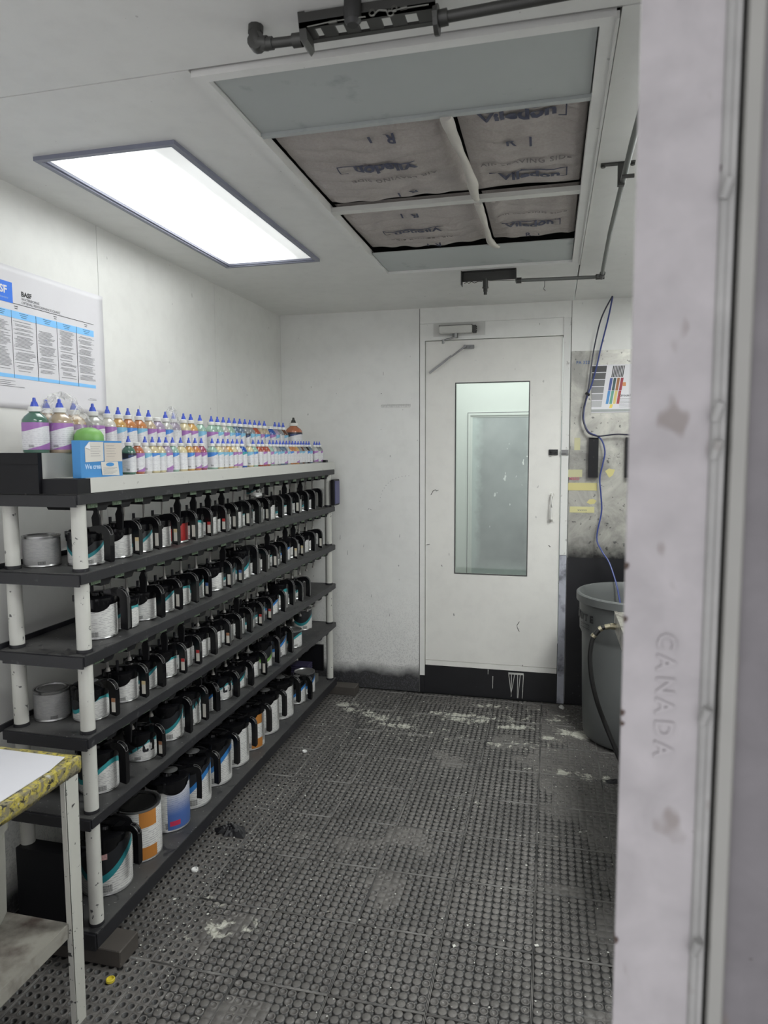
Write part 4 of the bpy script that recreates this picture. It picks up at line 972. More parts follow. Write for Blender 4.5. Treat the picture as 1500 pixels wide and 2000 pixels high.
m = MB(); rbox(m, RX0+.02, -1.378, RY0+.005, RY0+.018, .057, .340); rbox(m, RX0+.02, -1.378, RY0+.018, RY0+.06, .325, .340); m.build('end_plate', M['black_plastic'], rk)
m = MB(); rbox(m, -1.60, -1.40, 4.095, 4.112, .15, .32); m.build('end_plate', M['black_plastic'], rk)
# top tray and riser
m = MB(); rbox(m, RX0+.17, RX1+.004, RY0+.055, RY1-.005, 1.4505, 1.4945); m.build('tray', M['tray_white'], rk)
m = MB(); rbox(m, -1.432, RX1+.004, RY0-.004, RY0+.055, 1.4505, 1.493); m.build('tray_end', M['black_plastic'], rk)
m = MB(); rbox(m, RX0+.03, -1.436, RY0+.003, RY1-.01, 1.4505, 1.568); m.build('riser', M['tray_white'], rk)
m = MB(); rbox(m, RX0+.01, -1.434, RY0-.014, RY0+.003, 1.4505, 1.569); rbox(m, RX0+.012, -1.436, RY0-.0165, RY0-.014, 1.535, 1.537); m.build('riser_end', M['black_plastic'], rk)
m = MB(); rbox(m, -1.352, -1.330, 3.985, 4.025, 1.4945, 1.510); m.build('tray_stop', M['black_plastic'], rk)
# drive units
a, b = R(-1.36, 0)
M['shaft'] = plain('grey shaft steel', (.20, .19, .18), .4, .3)
M['green_plate'] = plain('pale green ribbed plate', (.16, .22, .15), .5)
def unit_first(zb, y, x=-1.36):
    ax, ay = R(x, y)
    e = bpy.data.objects.new('drive_unit', None); COL.objects.link(e); e.parent = rk; e.location = (ax, ay, zb); e.empty_display_size = .01
    m = MB()
    pf = [(-.0602, 0), (-.0602, -.013), (-.018, -.013), (-.008, -.027), (.032, -.027), (.044, -.013), (.0602, -.013), (.0602, 0)]
    m.poly([(-.16, yy, zz) for yy, zz in pf], (.178, 0, 0)); m.build('housing', M['housing'], e)
    m = MB()
    m.box(.018, .021, -.058, -.014, -.0155, -.003)
    for k in range(6): m.poly([(.021, -.056+k*.0065, -.0150), (.021, -.0530+k*.0065, -.0150), (.021, -.0495+k*.0065, -.0035), (.021, -.0525+k*.0065, -.0035)], (.002, 0, 0))
    m.build('number_plate', M['green_plate'], e)
    m = MB(); m.cyl((-.065, .0, -.027), (-.065, .0, -.100), .0042, n=8); m.cyl((-.065, 0, -.088), (-.065, 0, -.100), .0060, .009, n=10); m.build('shaft', M['shaft'], e, True)
    return e
def add_paddle(e):
    m = MB(); m.poly([(-.024, 0, -.020), (-.010, 0, -.020), (-.010, 0, -.036), (-.004, 0, -.052), (-.008, 0, -.105), (-.028, 0, -.105), (-.032, 0, -.052), (-.024, 0, -.036)], (0, .008, 0))
    o = m.build('fork_paddle', M['housing'], e); o.location = (0, .026, 0); return o
u0_ = unit_first(S[0]-.032, 1.830); p0_ = add_paddle(u0_)
def dup_child(root, loc, paddle=True, shaft=True):
    r = root.copy(); COL.objects.link(r); r.location = loc
    for chh in list(root.children):
        if chh.name.startswith('fork_paddle') and not paddle: continue
        if chh.name.startswith('shaft') and not shaft: continue
        c = chh.copy(); COL.objects.link(c); c.parent = r
    return r
NU = 19
for k in range(5):
    zb = S[k]-(.032 if k != 4 else .030)
    for i in range(NU):
        if k == 0 and i == 0: continue
        y = 1.830+i*.1205
        ax, ay = R(-1.36, y)
        if y > 4.05: continue
        pdl = (k, i) in {(0, 1), (0, 4), (0, 5), (0, 6), (0, 7), (0, 13), (0, 15), (1, 2), (1, 7), (1, 11), (1, 13), (1, 14), (2, 2), (2, 3), (2, 4), (2, 8), (3, 1), (3, 5), (3, 12)}
        dup_child(u0_, (ax, ay, zb), pdl, k != 4)

# ------------------------------------------------------------------ paint cans
def can_label_mats(H, tg):
    return {'teal': label_mat('teal swoosh wrap '+tg, (.02, .20, .23), H, 'wave', phase=0.6),
            'teal2': label_mat('teal wrap '+tg, (.03, .26, .28), H, 'wave', phase=2.0),
            'white': label_mat('mostly white wrap '+tg, (.4, .4, .4), H, 'none'),
            'blue': label_mat('blue swoosh wrap '+tg, (.03, .17, .45), H, 'wave', phase=1.2),
            'bluegrad': label_mat('blue panel wrap '+tg, (.06, .12, .33), H, 'panel'),
            'green': label_mat('green swoosh wrap '+tg, (.16, .34, .08), H, 'wave', phase=0.2),
            'orange': label_mat('orange block wrap '+tg, (.42, .17, .035), H, 'blocks'),
            'red': label_mat('red wrap '+tg, (.30, .015, .015), H, 'solid'),
            'messy': label_mat('paint-drowned wrap '+tg, (.03, .2, .22), H, 'wave', phase=1.5, spill=.75)}
SZ = {'q': (.054, .095), 'h': (.062, .128), 'g': (.083, .192)}
LM = {k: can_label_mats(v[1], k) for k, v in SZ.items()}
M['silver_print'] = label_mat('bare tin with grey print', (.3, .3, .3), .095, 'none', base=(.27, .27, .265))
DW = {'teal': 'white and teal', 'teal2': 'white and bright teal', 'white': 'plain white', 'blue': 'white and blue', 'bluegrad': 'blue panelled', 'green': 'white and green', 'orange': 'orange and white', 'red': 'red', 'messy': 'paint smeared'}
cache = {}
def get(key, fn):
    if key not in cache: cache[key] = fn()
    return cache[key]
def mesh_of(mb, name, mats, smooth=False):
    o = mb.build(name, mats, None, smooth); me = o.data; bpy.data.objects.remove(o); return me
def inst(me, name, parent, loc=(0, 0, 0), rz=0.0):
    o = bpy.data.objects.new(name, me); COL.objects.link(o); o.parent = parent; o.location = loc; o.rotation_euler = (0, 0, rz); return o
def can_body(s):
    r, H = SZ[s]; m = MB()
    m.lathe([(r*.94, .0), (r, .001), (r+.0012, .003), (r, .005), (r, H-.006), (r+.0015, H-.003), (r+.0015, H), (r-.003, H), (r-.006, H-.006), (.001, H-.006)], 28)
    return m
def can_wrap(s, lab):
    r, H = SZ[s]; m = MB(); m.lathe([(r+.0006, .008), (r+.0008, .009), (r+.0008, H-.009), (r+.0006, H-.008)], 28, a0=math.radians(-170), a1=math.radians(160), cap=False)
    return m
def can_lid(s):
    r, H = SZ[s]; m = MB(); k = .13*r
    m.lathe([(r+.0025, H-.019), (r+.004, H-.017), (r+.004, H+.004), (r*.97, H+.009), (r*.80, H+.010), (r*.76, H+.006), (r*.30, H+.007), (r*.26, H+.016), (r*.16, H+.017), (r*.15, H+.010), (.001, H+.010)], 28)
    # curved pouring apron in front of the can and side clips
    vs = []; na = 14
    for i in range(na+1):
        u = i/na; a = math.radians(-108+86*u); zb = H-.012-(.026 if s != 'g' else .034)*math.sin(PI*u)**.55
        for zz, ro in ((H-.004, .0036), (zb+.004, .0040), (zb, .0016)): vs.append(((r+ro)*math.cos(a), (r+ro)*math.sin(a), zz))
    m.add(vs, [(i*3+k, i*3+3+k, i*3+4+k, i*3+1+k) for i in range(na) for k in range(2)])
    m.lathe([(r+.0055, H+.002), (r+.0045, H-.024 if s != 'g' else H-.030)], 6, a0=math.radians(-112), a1=math.radians(-68), cap=False)
    for a in (95, 265, 200):
        aa = math.radians(a); m.cyl(((r+.004)*math.cos(aa), (r+.004)*math.sin(aa), H-.010), ((r+.004)*math.cos(aa), (r+.004)*math.sin(aa), H+.010), .0055, n=8)
    # pouring slide
    m.bbox(-r*.95, -r*.35, -r*.35, r*.35, H+.006, H+.014, .003)
    m.strap([(-r*.35, H+.013), (0, H+.019), (r*.5, H+.020)], .016, .005)
    return m
def can_fork(s):
    r, H = SZ[s]; m = MB()
    m.cyl((-.012, 0, H+.008), (-.012, 0, H+.040), .0052, n=8)
    m.box(-.018, .004, -.010, .010, H+.008, H+.016); return m
def can_coin(s):
    r, H = SZ[s]; m = MB(); m.lathe([(r*.34, H+.020), (r*.36, H+.022), (r*.30, H+.0245), (.001, H+.0250)], 16, c=(r*.15, 0)); return m
def handle_path(s):
    r, H = SZ[s]; t = H+.016; xo = r+.032 if s != 'g' else r+.038; zb = .012 if s == 'q' else (.022 if s == 'h' else .085)
    P = [(r*.55, t-.004), (r*.9, t+.001)]
    for i in range(7):
        a = PI/2*(1-i/6); P.append((xo-.020+.020*math.cos(a), t-.020+.022*math.sin(a)))
    P += [(xo+.001, (t+zb)/2), (xo, zb+.004), (xo-.001, zb)]
    return P, xo, zb, t
def can_handle(s):
    P, xo, zb, t = handle_path(s); m = MB(); wy = .021 if s != 'g' else .024
    m.strap(P, wy, .024 if s != 'g' else .020, wl=[wy*1.5, wy*1.3]+[wy]*(len(P)-3)+[wy*.8])
    return m
def can_slot(s):
    P, xo, zb, t = handle_path(s); m = MB(); pts = []
    def on(u, yy):
        k = min(int(u), len(P)-2); f_ = u-k; return (P[k][0]*(1-f_)+P[k+1][0]*f_, yy, P[k][1]*(1-f_)+P[k+1][1]*f_)
    for u, yy in [(2.2, -.007), (4, -.008), (6, -.008), (7.6, -.006), (7.8, 0), (7.6, .006), (6, .008), (4, .008), (2.2, .007), (2.0, 0), (2.2, -.007)]:
        p = on(u, yy); n_ = Vector((p[0]-(xo-.022), 0, p[2]-(t-.024))).normalized()*(.0127 if s != 'g' else .0107)
        pts.append((p[0]+n_.x, yy, p[2]+n_.z))
    m.tube(pts, .0007, 5); return m
def can_sticker(s):
    P, xo, zb, t = handle_path(s); m = MB(); x0 = xo-.003; H_ = .045 if s == 'q' else .055
    m.box(x0, xo+.0105, -.0112, -.0104, zb+.012, zb+.012+H_); m.box(x0, xo+.0105, -.0115, -.0111, zb+.012+H_*.72, zb+.012+H_, 1); return m
st_white = plain('sticker white', (.58, .56, .50), .5, var=.05, nscale=300)
st_top = {'red': plain('sticker red', (.42, .03, .03), .5), 'blue': plain('sticker blue', (.05, .12, .35), .5), 'cream': plain('sticker cream', (.62, .50, .28), .5), 'white': st_white, 'orange': plain('sticker brown', (.30, .14, .07), .5)}
ORD = 'first second third fourth fifth sixth seventh eighth ninth tenth eleventh twelfth thirteenth fourteenth fifteenth sixteenth seventeenth eighteenth nineteenth twentieth'.split()
ROW = {0: 'top can shelf', 1: 'second can shelf', 2: 'third can shelf', 3: 'fourth can shelf', 4: 'bottom can shelf'}
NM = {'q': 'quart_paint_can', 'h': 'paint_can', 'g': 'gallon_paint_can'}
NW = {'q': 'small', 'h': 'medium', 'g': 'large'}
def make_can(x, y, z, s, lab, label, group, lid=True, rz=0.0, sticker=None, grime=False):
    root = thing(NM[s], label, 'paint can', (x, y, z), rz, group)
    b = inst(get(('b', s), lambda: mesh_of(can_body(s), 'can_body', M['tin'], True)), 'can_body', root)
    mw_ = M['silver_print'] if lab == 'tin' else LM[s][lab]
    me = get(('w', s, lab), lambda: mesh_of(can_wrap(s, lab), 'wrap_label', mw_, True))
    inst(me, 'wrap_label', b, rz=-rz+(random.uniform(-.35, .35) if s != 'g' else 0))
    if lid:
        l = inst(get(('l', s), lambda: mesh_of(can_lid(s), 'mixing_lid', M['gloss_black'], True)), 'mixing_lid', root)
        inst(get(('f', s), lambda: mesh_of(can_fork(s), 'stirrer_fork', M['black_plastic'])), 'stirrer_fork', l, rz=random.uniform(-1, 1))
        h = inst(get(('h', s), lambda: mesh_of(can_handle(s), 'handle', M['gloss_black'], False)), 'handle', root)
        inst(get(('s', s), lambda: mesh_of(can_slot(s), 'handle_slot', M['steel'])), 'handle_slot', h)
        if random.random() < .55: inst(get(('c', s), lambda: mesh_of(can_coin(s), 'lid_button', plain('worn grey button', (.22, .22, .22), .25, .5), True)), 'lid_button', l)
        if sticker:
            me = get(('st', s, sticker), lambda: mesh_of(can_sticker(s), 'sticker', [st_white, st_top[sticker]])); inst(me, 'sticker', h)
    return root
def relax(hs, dmin):
    c = list(hs)
    for _ in range(300):
        for i in range(len(c)):
            c[i] += (hs[i]-c[i])*.04
        for i in range(len(c)-1):
            d = c[i+1]-c[i]; need = dmin[i]
            if d < need: q = (need-d)/2; c[i] -= q; c[i+1] += q
    for i in range(1, len(c)): c[i] = max(c[i], c[i-1]+dmin[i-1])
    return c
rows = {
 0: ([1.868, 2.015, 2.139, 2.262, 2.387, 2.51, 2.637, 2.749, 2.886, 2.995, 3.110, 3.268, 3.390, 3.511, 3.658, 3.780, 3.900], 'q'*17,
     ['teal', 'white', 'teal', 'white', 'red', 'teal2', 'white', 'white', 'white', 'messy', 'white', 'white', 'teal', 'teal2', 'white', 'teal', 'white'],
     [None, 'cream', 'white', 'cream', 'white', 'red', 'red', 'white', 'white', None, 'white', None, None, 'white', None, None, None]),
 1: ([1.928, 2.040, 2.150, 2.272, 2.383, 2.495, 2.676, 2.790, 2.946, 3.066, 3.183, 3.327, 3.47, 3.589, 3.77, 3.89], 'hqqqqqqqhqqqqqqq',
     ['white', 'teal2', 'white', 'teal', 'teal2', 'teal', 'white', 'teal', 'teal', 'white', 'white', 'messy', 'blue', 'white', 'white', 'white'],
     [None, None, None, 'white', None, 'blue', 'white', 'blue', None, None, 'white', None, 'cream', 'cream', None, 'white']),
 2: ([1.858, 2.021, 2.14, 2.275, 2.391, 2.525, 2.647, 2.762, 2.878, 2.995, 3.11, 3.293, 3.41, 3.54, 3.665], 'qqqqqqqqqqqqhqq',
     ['teal2', 'white', 'teal', 'teal2', 'white', 'white', 'white', 'white', 'white', 'teal', 'teal', 'blue', 'teal2', 'messy', 'messy'],
     ['orange', 'cream', None, 'red', 'red', None, 'orange', None, None, 'red', 'red', None, None, None, None]),
 3: ([1.888, 2.119, 2.300, 2.440, 2.590, 2.730, 2.875, 3.03, 3.184, 3.380], 'hqhhqqqqhh',
     ['teal2', 'messy', 'teal', 'messy', 'blue', 'messy', 'teal', 'white', 'green', 'blue'],
     [None, 'orange', None, 'white', None, None, None, 'white', None, None]),
 4: ([1.93, 2.115, 2.318, 2.495, 2.69, 2.872, 3.056, 3.245, 3.455, 3.67, 3.83], 'ggggggggghh',
     ['teal', 'orange', 'bluegrad', 'blue', 'blue', 'white', 'orange', 'white', 'white', 'blue', 'blue'],
     [None]*11)}
GR = {k: 'paint cans on the '+ROW[k] for k in ROW}
for k, (hs, sz, labs, st) in rows.items():
    dmin = [SZ[sz[i]][0]+SZ[sz[i+1]][0]+.009 for i in range(len(hs)-1)]
    cs = relax(hs, dmin)
    for i, (hy, c_) in enumerate(zip(hs, cs)):
        s = sz[i]; lid = not (k == 4 and i in (1, 10)); r = SZ[s][0]
        xc = {'q': -1.425, 'h': -1.430, 'g': -1.447}[s]
        dy = hy-c_; rz = math.asin(max(-.5, min(.5, dy/(r+.035))))+random.uniform(-.10, .10)
        if (k, i) == (1, 1): rz = -.75
        if (k, i) == (4, 2): rz = .5
        if (k, i) == (3, 4): rz = -.45
        extra = f'{st[i]} topped sticker on its handle' if st[i] and lid else ('black mixing lid' if lid else 'flat open rim and no mixing lid')
        lab = f"{NW[s]} {DW[labs[i]]} paint can with {extra}, {ORD[i]} from the near post on the {ROW[k]}"
        if len(lab.split()) > 16: lab = f"{NW[s]} {DW[labs[i]]} can, {ORD[i]} from the near post on the {ROW[k]}"
        o = make_can(xc, c_, S[k+1], s, labs[i], lab, GR[k], lid, rz, st[i])
        if k == 4 and i == 1:
            m = MB(); r_, H_ = SZ['g']; m.lathe([(r_-.010, H_-.005), (r_-.010, H_+.002), (r_-.016, H_+.003), (r_-.018, H_-.002), (.001, H_-.002)], 28)
            m.build('press_lid', plain('black lid film', (.012, .012, .012), .15), o, True)
# shop-brand maple badge on the first large can's wrap is a red and white patch
bd = MB(); rg = SZ['g'][0]
bd.lathe([(rg+.0014, .128), (rg+.0014, .156)], 5, a0=math.radians(-72), a1=math.radians(-52), cap=False)
o = bd.build('badge', plain('red and white badge', (.5, .30, .29), .5, var=.7, nscale=160)); o.parent = [c for c in bpy.data.objects if c.name == 'gallon_paint_can'][0]
# loose tins without mixing lids
def tin_lid(o, s='q'):
    r, H = SZ[s]; m = MB(); m.lathe([(r-.008, H-.004), (r-.008, H+.001), (r-.013, H+.002), (r-.015, H-.002), (.001, H-.002)], 24); m.build('press_lid', M['tin'], o, True)
for (x, y, z, s, lab, txt, g_) in (
    (-1.545, 1.815, S[1], 'q', 'tin', 'bare tin paint can with closed lid behind the near post, top can shelf', GR[0]),
    (-1.545, 1.828, S[3], 'q', 'tin', 'bare tin paint can with grey print behind the near post, third can shelf', GR[2]),
    (-1.520, 3.54, S[4], 'q', 'blue', 'lidded white and blue can without handle, rear one before the shelf rings, fourth can shelf', GR[3]),
    (-1.400, 3.56, S[4], 'q', 'teal2', 'lidded white and teal can at the front edge of the fourth can shelf', GR[3]),
    (-1.48, 3.93, S[4], 'h', 'teal', 'lone white and teal can beside the far post, fourth can shelf', GR[3])):
    o = make_can(x, y, z, s, lab, txt, g_, lid=False, rz=random.uniform(-.3, .3)); tin_lid(o, s)
# two cans stacked on others
o = make_can(-1.44, 3.18, S[1]+.124, 'q', 'messy', 'small paint smeared can stacked on the other cans, top can shelf', GR[0], True, .2); o.scale = (.72, .72, .62)
# shelf ring stains
for (x, y) in ((-1.47, 3.70), (-1.40, 3.80), (-1.42, 3.66)):
    pass
# things at the far end of the bottom shelf
bx = thing('stacked_boxes', 'stack of dark purple trays on a grey box, far end of the bottom shelf', 'boxes', (-1.50, 3.97, S[5]))
m = MB(); m.bbox(-.06, .09, -.05, .06, 0, .05, .003); m.build('grey_box', plain('grey box', (.10, .10, .09), .6), bx)
for k in range(6): MB().bbox(-.055, .055, -.045, .045, .051+k*.013, .062+k*.013, .002).build('purple_tray', plain('purple tray', (.035, .03, .07), .5), bx)
# switch box on the far post
sb = thing('switch_box', 'dark box with purple side fixed to the far front post of the rack', 'switch box', (-1.322, 4.10, 1.305))
MB().bbox(0, .026, -.055, .055, -.080, .082, .005).build('box_body', M['black_plastic'], sb)
MB().box(.026, .0285, -.045, .045, -.070, .072).build('purple_face', plain('purple plastic', (.06, .06, .16), .4), sb)
MB().box(-.05, 0, -.02, .02, .02, .045).build('mount', M['black_plastic'], sb)

# wooden blocks under the rack, floor
for (x0, x1, y0, y1, lab) in ((-1.50, -1.245, 1.705, 1.800, 'near dark wooden block under the rack end, dusty top'), (-1.36, -1.185, 4.09, 4.18, 'far dark wooden block at the foot of the rack by the back wall')):
    o = MB().bbox(x0, x1, y0, y1, .001, .055, .003).build('wood_block', plain('grimy wood', (.055, .048, .042), .7, var=.3, nscale=14, dirt=(.3, .3, .28), dirt_scale=80, dirt_thr=(.7, .74))); tag(o, lab, 'wood block', 'wood blocks under the rack')

# ------------------------------------------------------------------ bottles
def bprof(r, H): return [(r*.90, .0), (r*.98, .003), (r, .010), (r*.985, H*.30), (r, H*.56), (r*.98, H*.60), (r*.80, H*.66), (r*.50, H*.72), (r*.42, H*.735), (r*.42, H*.755)]
def bottle_parts(tagn, r, H):
    m = MB(); m.lathe(bprof(r, H), 18, sq=1.0); body = m
    m2 = MB(); m2.lathe([(r*1.012, H*.06), (r*1.018, H*.07), (r*1.018, H*.54), (r*1.012, H*.55)], 18, sq=1.0, a0=math.radians(-160), a1=math.radians(130), cap=False)
    m3 = MB(); m3.lathe([(r*.50, H*.745), (r*.56, H*.75), (r*.56, H*.825), (r*.50, H*.835), (r*.26, H*.84)], 16)
    m4 = MB(); m4.lathe([(r*.36, H*.835), (r*.34, H*.86), (r*.24, H*.92), (r*.23, H*.925), (r*.17, H*.93), (r*.13, H*.995), (r*.08, H)], 12)
    return body, m2, m3, m4
BS = {'s': (.0215, .128), 'm': (.027, .160), 'l': (.033, .164)}
def blabel(name, accent, H, style):
    t = NT(name); v = t.coord(); x, y, z = t.xyz(v); h = t.math('DIVIDE', z, H); ang = t.math('ARCTAN2', y, x)
    ln = t.ramp(t.math('SINE', t.math('MULTIPLY', h, 170.0)), .1, .5)
    wd = t.ramp(t.noise(t.scale(v, (120, 120, 500)), 1.0, 1), .45, .5)
    col = t.mix(t.math('MULTIPLY', t.math('MULTIPLY', ln, wd), .35), (.62, .62, .64), (.25, .25, .3))
    edge = t.math('ADD', .44, t.math('MULTIPLY', t.math('SINE', t.math('ADD', t.math('MULTIPLY', ang, 1.2), 1.0)), .05))
    if style: 
        col = t.mix(t.math('GREATER_THAN', h, edge), col, accent)
        lo = t.math('ADD', .16, t.math('MULTIPLY', ang, .06))
        if style == 2: col = t.mix(t.math('LESS_THAN', h, lo), col, accent)
        dk = t.math('MULTIPLY', t.math('GREATER_THAN', h, .42), t.math('LESS_THAN', ang, -1.15))
        if style == 3: col = t.mix(t.math('MAXIMUM', dk, t.math('GREATER_THAN', h, .50)), col, (.015, .017, .03))
    b1 = t.math('MULTIPLY', t.math('GREATER_THAN', ang, -1.5), t.math('LESS_THAN', ang, -1.0)); b2 = t.math('MULTIPLY', t.math('GREATER_THAN', h, .10), t.math('LESS_THAN', h, .15))
    col = t.mix(t.math('MULTIPLY', t.math('MULTIPLY', b1, b2), t.math('GREATER_THAN', t.math('SINE', t.math('MULTIPLY', ang, 120)), 0)), col, (.03, .03, .03))
    t.color(col); t.rough(.4); return t.m
def liquid(name, c):
    t = NT(name); t.color(c); t.rough(.12); t.b.inputs['Coat Weight'].default_value = .6; t.b.inputs['Coat Roughness'].default_value = .05
    t.b.inputs['Transmission Weight'].default_value = .12; return t.m
LQ = {'clear': ('pale clear', (.42, .42, .39)), 'white': ('milky white', (.60, .58, .52)), 'green': ('green', (.07, .16, .12)), 'amber': ('amber', (.50, .30, .10)), 'orange': ('orange', (.46, .19, .07)), 'tan': ('tan', (.42, .34, .24)), 'grey': ('grey', (.20, .21, .22)),
      'red': ('red', (.33, .07, .04)), 'magenta': ('magenta', (.30, .07, .12)), 'blue': ('deep blue', (.02, .08, .34)), 'steel': ('steel blue', (.10, .15, .22)), 'brown': ('brown', (.12, .05, .03)), 'mint': ('mint', (.28, .42, .34)), 'lilac': ('lilac', (.34, .28, .38)), 'cream': ('cream', (.55, .48, .30)), 'copper': ('copper', (.42, .14, .07)), 'black': ('black', (.02, .02, .025))}
LQM = {k: liquid(v[0]+' toner', v[1]) for k, v in LQ.items()}
AC = {'purple': (.30, .13, .37), 'sky': (.17, .40, .57), 'blue': (.05, .20, .55), 'teal': (.03, .28, .30), 'navy': (.03, .05, .14), 'plain': (.6, .6, .6)}
BM = {}
for k, (r, H) in BS.items():
    BM[k] = {a: blabel(a+' bottle label '+k, c_, H, {'plain': 0, 'navy': 3, 'purple': 2}.get(a, 1)) for a, c_ in AC.items()}
bp = {k: bottle_parts(k, *v) for k, v in BS.items()}
def make_bottle(x, y, z, s, liq, acc, label, group, rz=0.0, cap='blue', scale=1.0):
    root = thing('tinter_bottle', label, 'bottle', (x, y, z), rz, group)
    body, lb, cp_, nz = bp[s]
    inst(get(('bb', s, liq), lambda: mesh_of(body, 'bottle_body', LQM[liq], True)), 'bottle_body', root)
    inst(get(('bl', s, acc), lambda: mesh_of(lb, 'bottle_label', BM[s][acc], True)), 'bottle_label', root)
    c = inst(get(('bc', s), lambda: mesh_of(cp_, 'screw_cap', M['cap'], True)), 'screw_cap', root)
    if cap: inst(get(('bn', s, cap), lambda: mesh_of(nz, 'nozzle_tip', M['nozzle'] if cap == 'blue' else M['nozzle_black'], True)), 'nozzle_tip', c)
    if scale != 1: root.scale = (scale,)*3
    return root
def ordw(n):
    tens = ['', '', 'twenty', 'thirty', 'forty']
    if n <= 20: return ORD[n-1]
    if n % 10 == 0: return {30: 'thirtieth', 40: 'fortieth'}[n]
    return tens[n//10]+' '+ORD[n % 10-1]
front = [2.035, 2.085, 2.132, 2.178, 2.222, 2.266, 2.312, 2.370, 2.430, 2.480, 2.530, 2.621, 2.673, 2.720, 2.766, 2.811, 2.856, 2.906, 2.982, 3.028, 3.090, 3.136, 3.181, 3.226, 3.271, 3.316, 3.363, 3.408, 3.452, 3.497, 3.541, 3.585, 3.629, 3.673, 3.717, 3.761, 3.805, 3.90, 3.945, 3.99]
fl_ = 'green copper white cream cream lilac mint cream amber orange magenta mint cream tan amber cream white blue cream mint red red red mint clear grey steel steel clear orange orange amber grey brown grey black steel clear grey grey'.split()
fa_ = 'navy purple sky blue sky purple blue plain blue purple purple blue sky sky sky purple purple teal sky blue plain purple plain purple sky sky sky purple sky blue plain purple sky sky plain blue sky purple plain purple'.split()
for i, y in enumerate(front):
    nocap = i in (1, 18, 22)
    lab = f"small bottle, {LQ[fl_[i]][0]} with {'plain' if fa_[i]=='plain' else fa_[i]} label, {ordw(i+1)} from carton, front row"
    make_bottle(-1.372, y, 1.4945, 's', fl_[i], fa_[i], lab, 'small tinter bottles in the front row', random.uniform(-.3, .3), None if nocap else 'blue')
back = [2.109, 2.170, 2.229, 2.296, 2.361, 2.420, 2.480, 2.542, 2.620, 2.680, 2.759, 2.863, 2.922, 2.981, 3.040, 3.099, 3.158, 3.217, 3.276, 3.335, 3.394, 3.460, 3.544, 3.605, 3.666, 3.727]
bl_ = 'white amber orange orange tan lilac clear lilac cream amber mint mint mint clear mint steel steel grey grey red tan tan blue lilac grey brown'.split()
ba_ = 'purple sky blue sky purple purple blue plain purple purple sky purple sky purple sky blue sky navy sky sky purple blue purple sky plain sky'.split()
for i, y in enumerate(back):
    lab = f"taller bottle, {LQ[bl_[i]][0]} with {'plain' if ba_[i]=='plain' else ba_[i]} label, {ordw(i+1)} along raised back row"
    make_bottle(-1.500, y, 1.568, 'm', bl_[i], ba_[i], lab, 'tinter bottles in the raised back row', random.uniform(-.3, .3), None if i in (5, 22) else 'blue')
for (x, y, liq, lab) in ((-1.492, 1.752, 'green', 'big green tinter bottle with purple and navy label, nearest on the riser'), (-1.520, 1.835, 'amber', 'big amber tinter bottle behind the green one under the clear film'), (-1.462, 1.822, 'tan', 'big tan tinter bottle leaning in the clear film beside the amber one'),
                          (-1.500, 1.935, 'amber', 'big amber tinter bottle at the edge of the clear film'), (-1.500, 2.030, 'clear', 'big pale tinter bottle behind the green figure cup')):
    make_bottle(x, y, 1.568, 'l', liq, 'purple', lab, 'big tinter bottles at the near end', random.uniform(-.15, .15))
fb_ = make_bottle(-1.500, 3.893, 1.568, 'l', 'copper', 'navy', 'big copper tinter bottle with black nozzle and navy label at the far end', 'big tinter bottles at the near end', -.5, 'black', 1.18)
fb_.scale = (1.4, 1.4, 1.2); del fb_['group']

# clear film over the near bottles
def filmbag(cx_, cy_, cz, rx, ry, rz_, seed, lab):
    n, k_ = 26, 16; m = MB(); vs = []
    for j in range(k_+1):
        ph = PI/2*(j/k_)*1.15-0.25
        for i in range(n):
            a = 2*PI*i/n; w_ = 1+.13*math.sin(a*3+seed+j*.7)+.09*math.sin(a*7+j*1.3+seed*2)+.05*math.sin(a*13+j*2.1)
            rr_ = math.cos(ph)*w_; vs.append((cx_+rx*rr_*math.cos(a), cy_+ry*rr_*math.sin(a), cz+rz_*math.sin(ph)*(1+.08*math.sin(a*5+seed))))
    fs = [(j*n+i, j*n+(i+1) % n, (j+1)*n+(i+1) % n, (j+1)*n+i) for j in range(k_) for i in range(n)]
    m.add(vs, fs); o = m.build('clear_film_bag', M['film'], None, True); tag(o, lab, 'plastic film', 'clear film bags'); return o
filmbag(-1.50, 1.885, 1.615, .060, .105, .135, 1.0, 'crumpled clear plastic film draped over the big near bottles')
filmbag(-1.500, 2.525, 1.655, .028, .045, .090, 4.0, 'small crumpled clear film over two back row bottles')

# cup with green stand-in figure, carton with notes
cu = thing('clear_cup', 'clear plastic cup holding a green stand-in figure beside the blue carton', 'cup', (-1.395, 1.865, 1.4945))
MB().lathe([(.034, .001), (.036, .004), (.043, .103), (.0455, .105), (.0455, .108), (.0425, .107), (.035, .006), (.001, .005)], 24).build('cup_wall', glass('clear cup plastic', (.92, .96, .93), .10, .1), cu, True)
gb = thing('green_standin', 'plain green stand-in for the pig figure in the clear cup', 'figure', (-1.395, 1.865, 1.4945))
m = MB(); m.lathe([(.001, .006), (.025, .010), (.033, .03), (.037, .06), (.0395, .090), (.044, .110), (.043, .128), (.034, .142), (.018, .150), (.001, .152)], 24); m.build('standin_body', plain('green rubber', (.16, .36, .09), .45, var=.1), gb, True)  # plain green body put in place of a pig figure
ct = thing('blue_carton', 'bright blue carton with paper notes taped on, front corner of the top tray', 'carton', (-1.343, 1.835, 1.4945))
m = MB(); m.box(-.014, .014, -.100, .100, 0, .110); m.build('carton_body', M['box_blue'], ct)
text('We create', .020, (.0146, -.082, .026), (PI/2, 0, PI/2), plain('pale print', (.45, .6, .8), .5), ct, 'lettering', .0002, .0006)
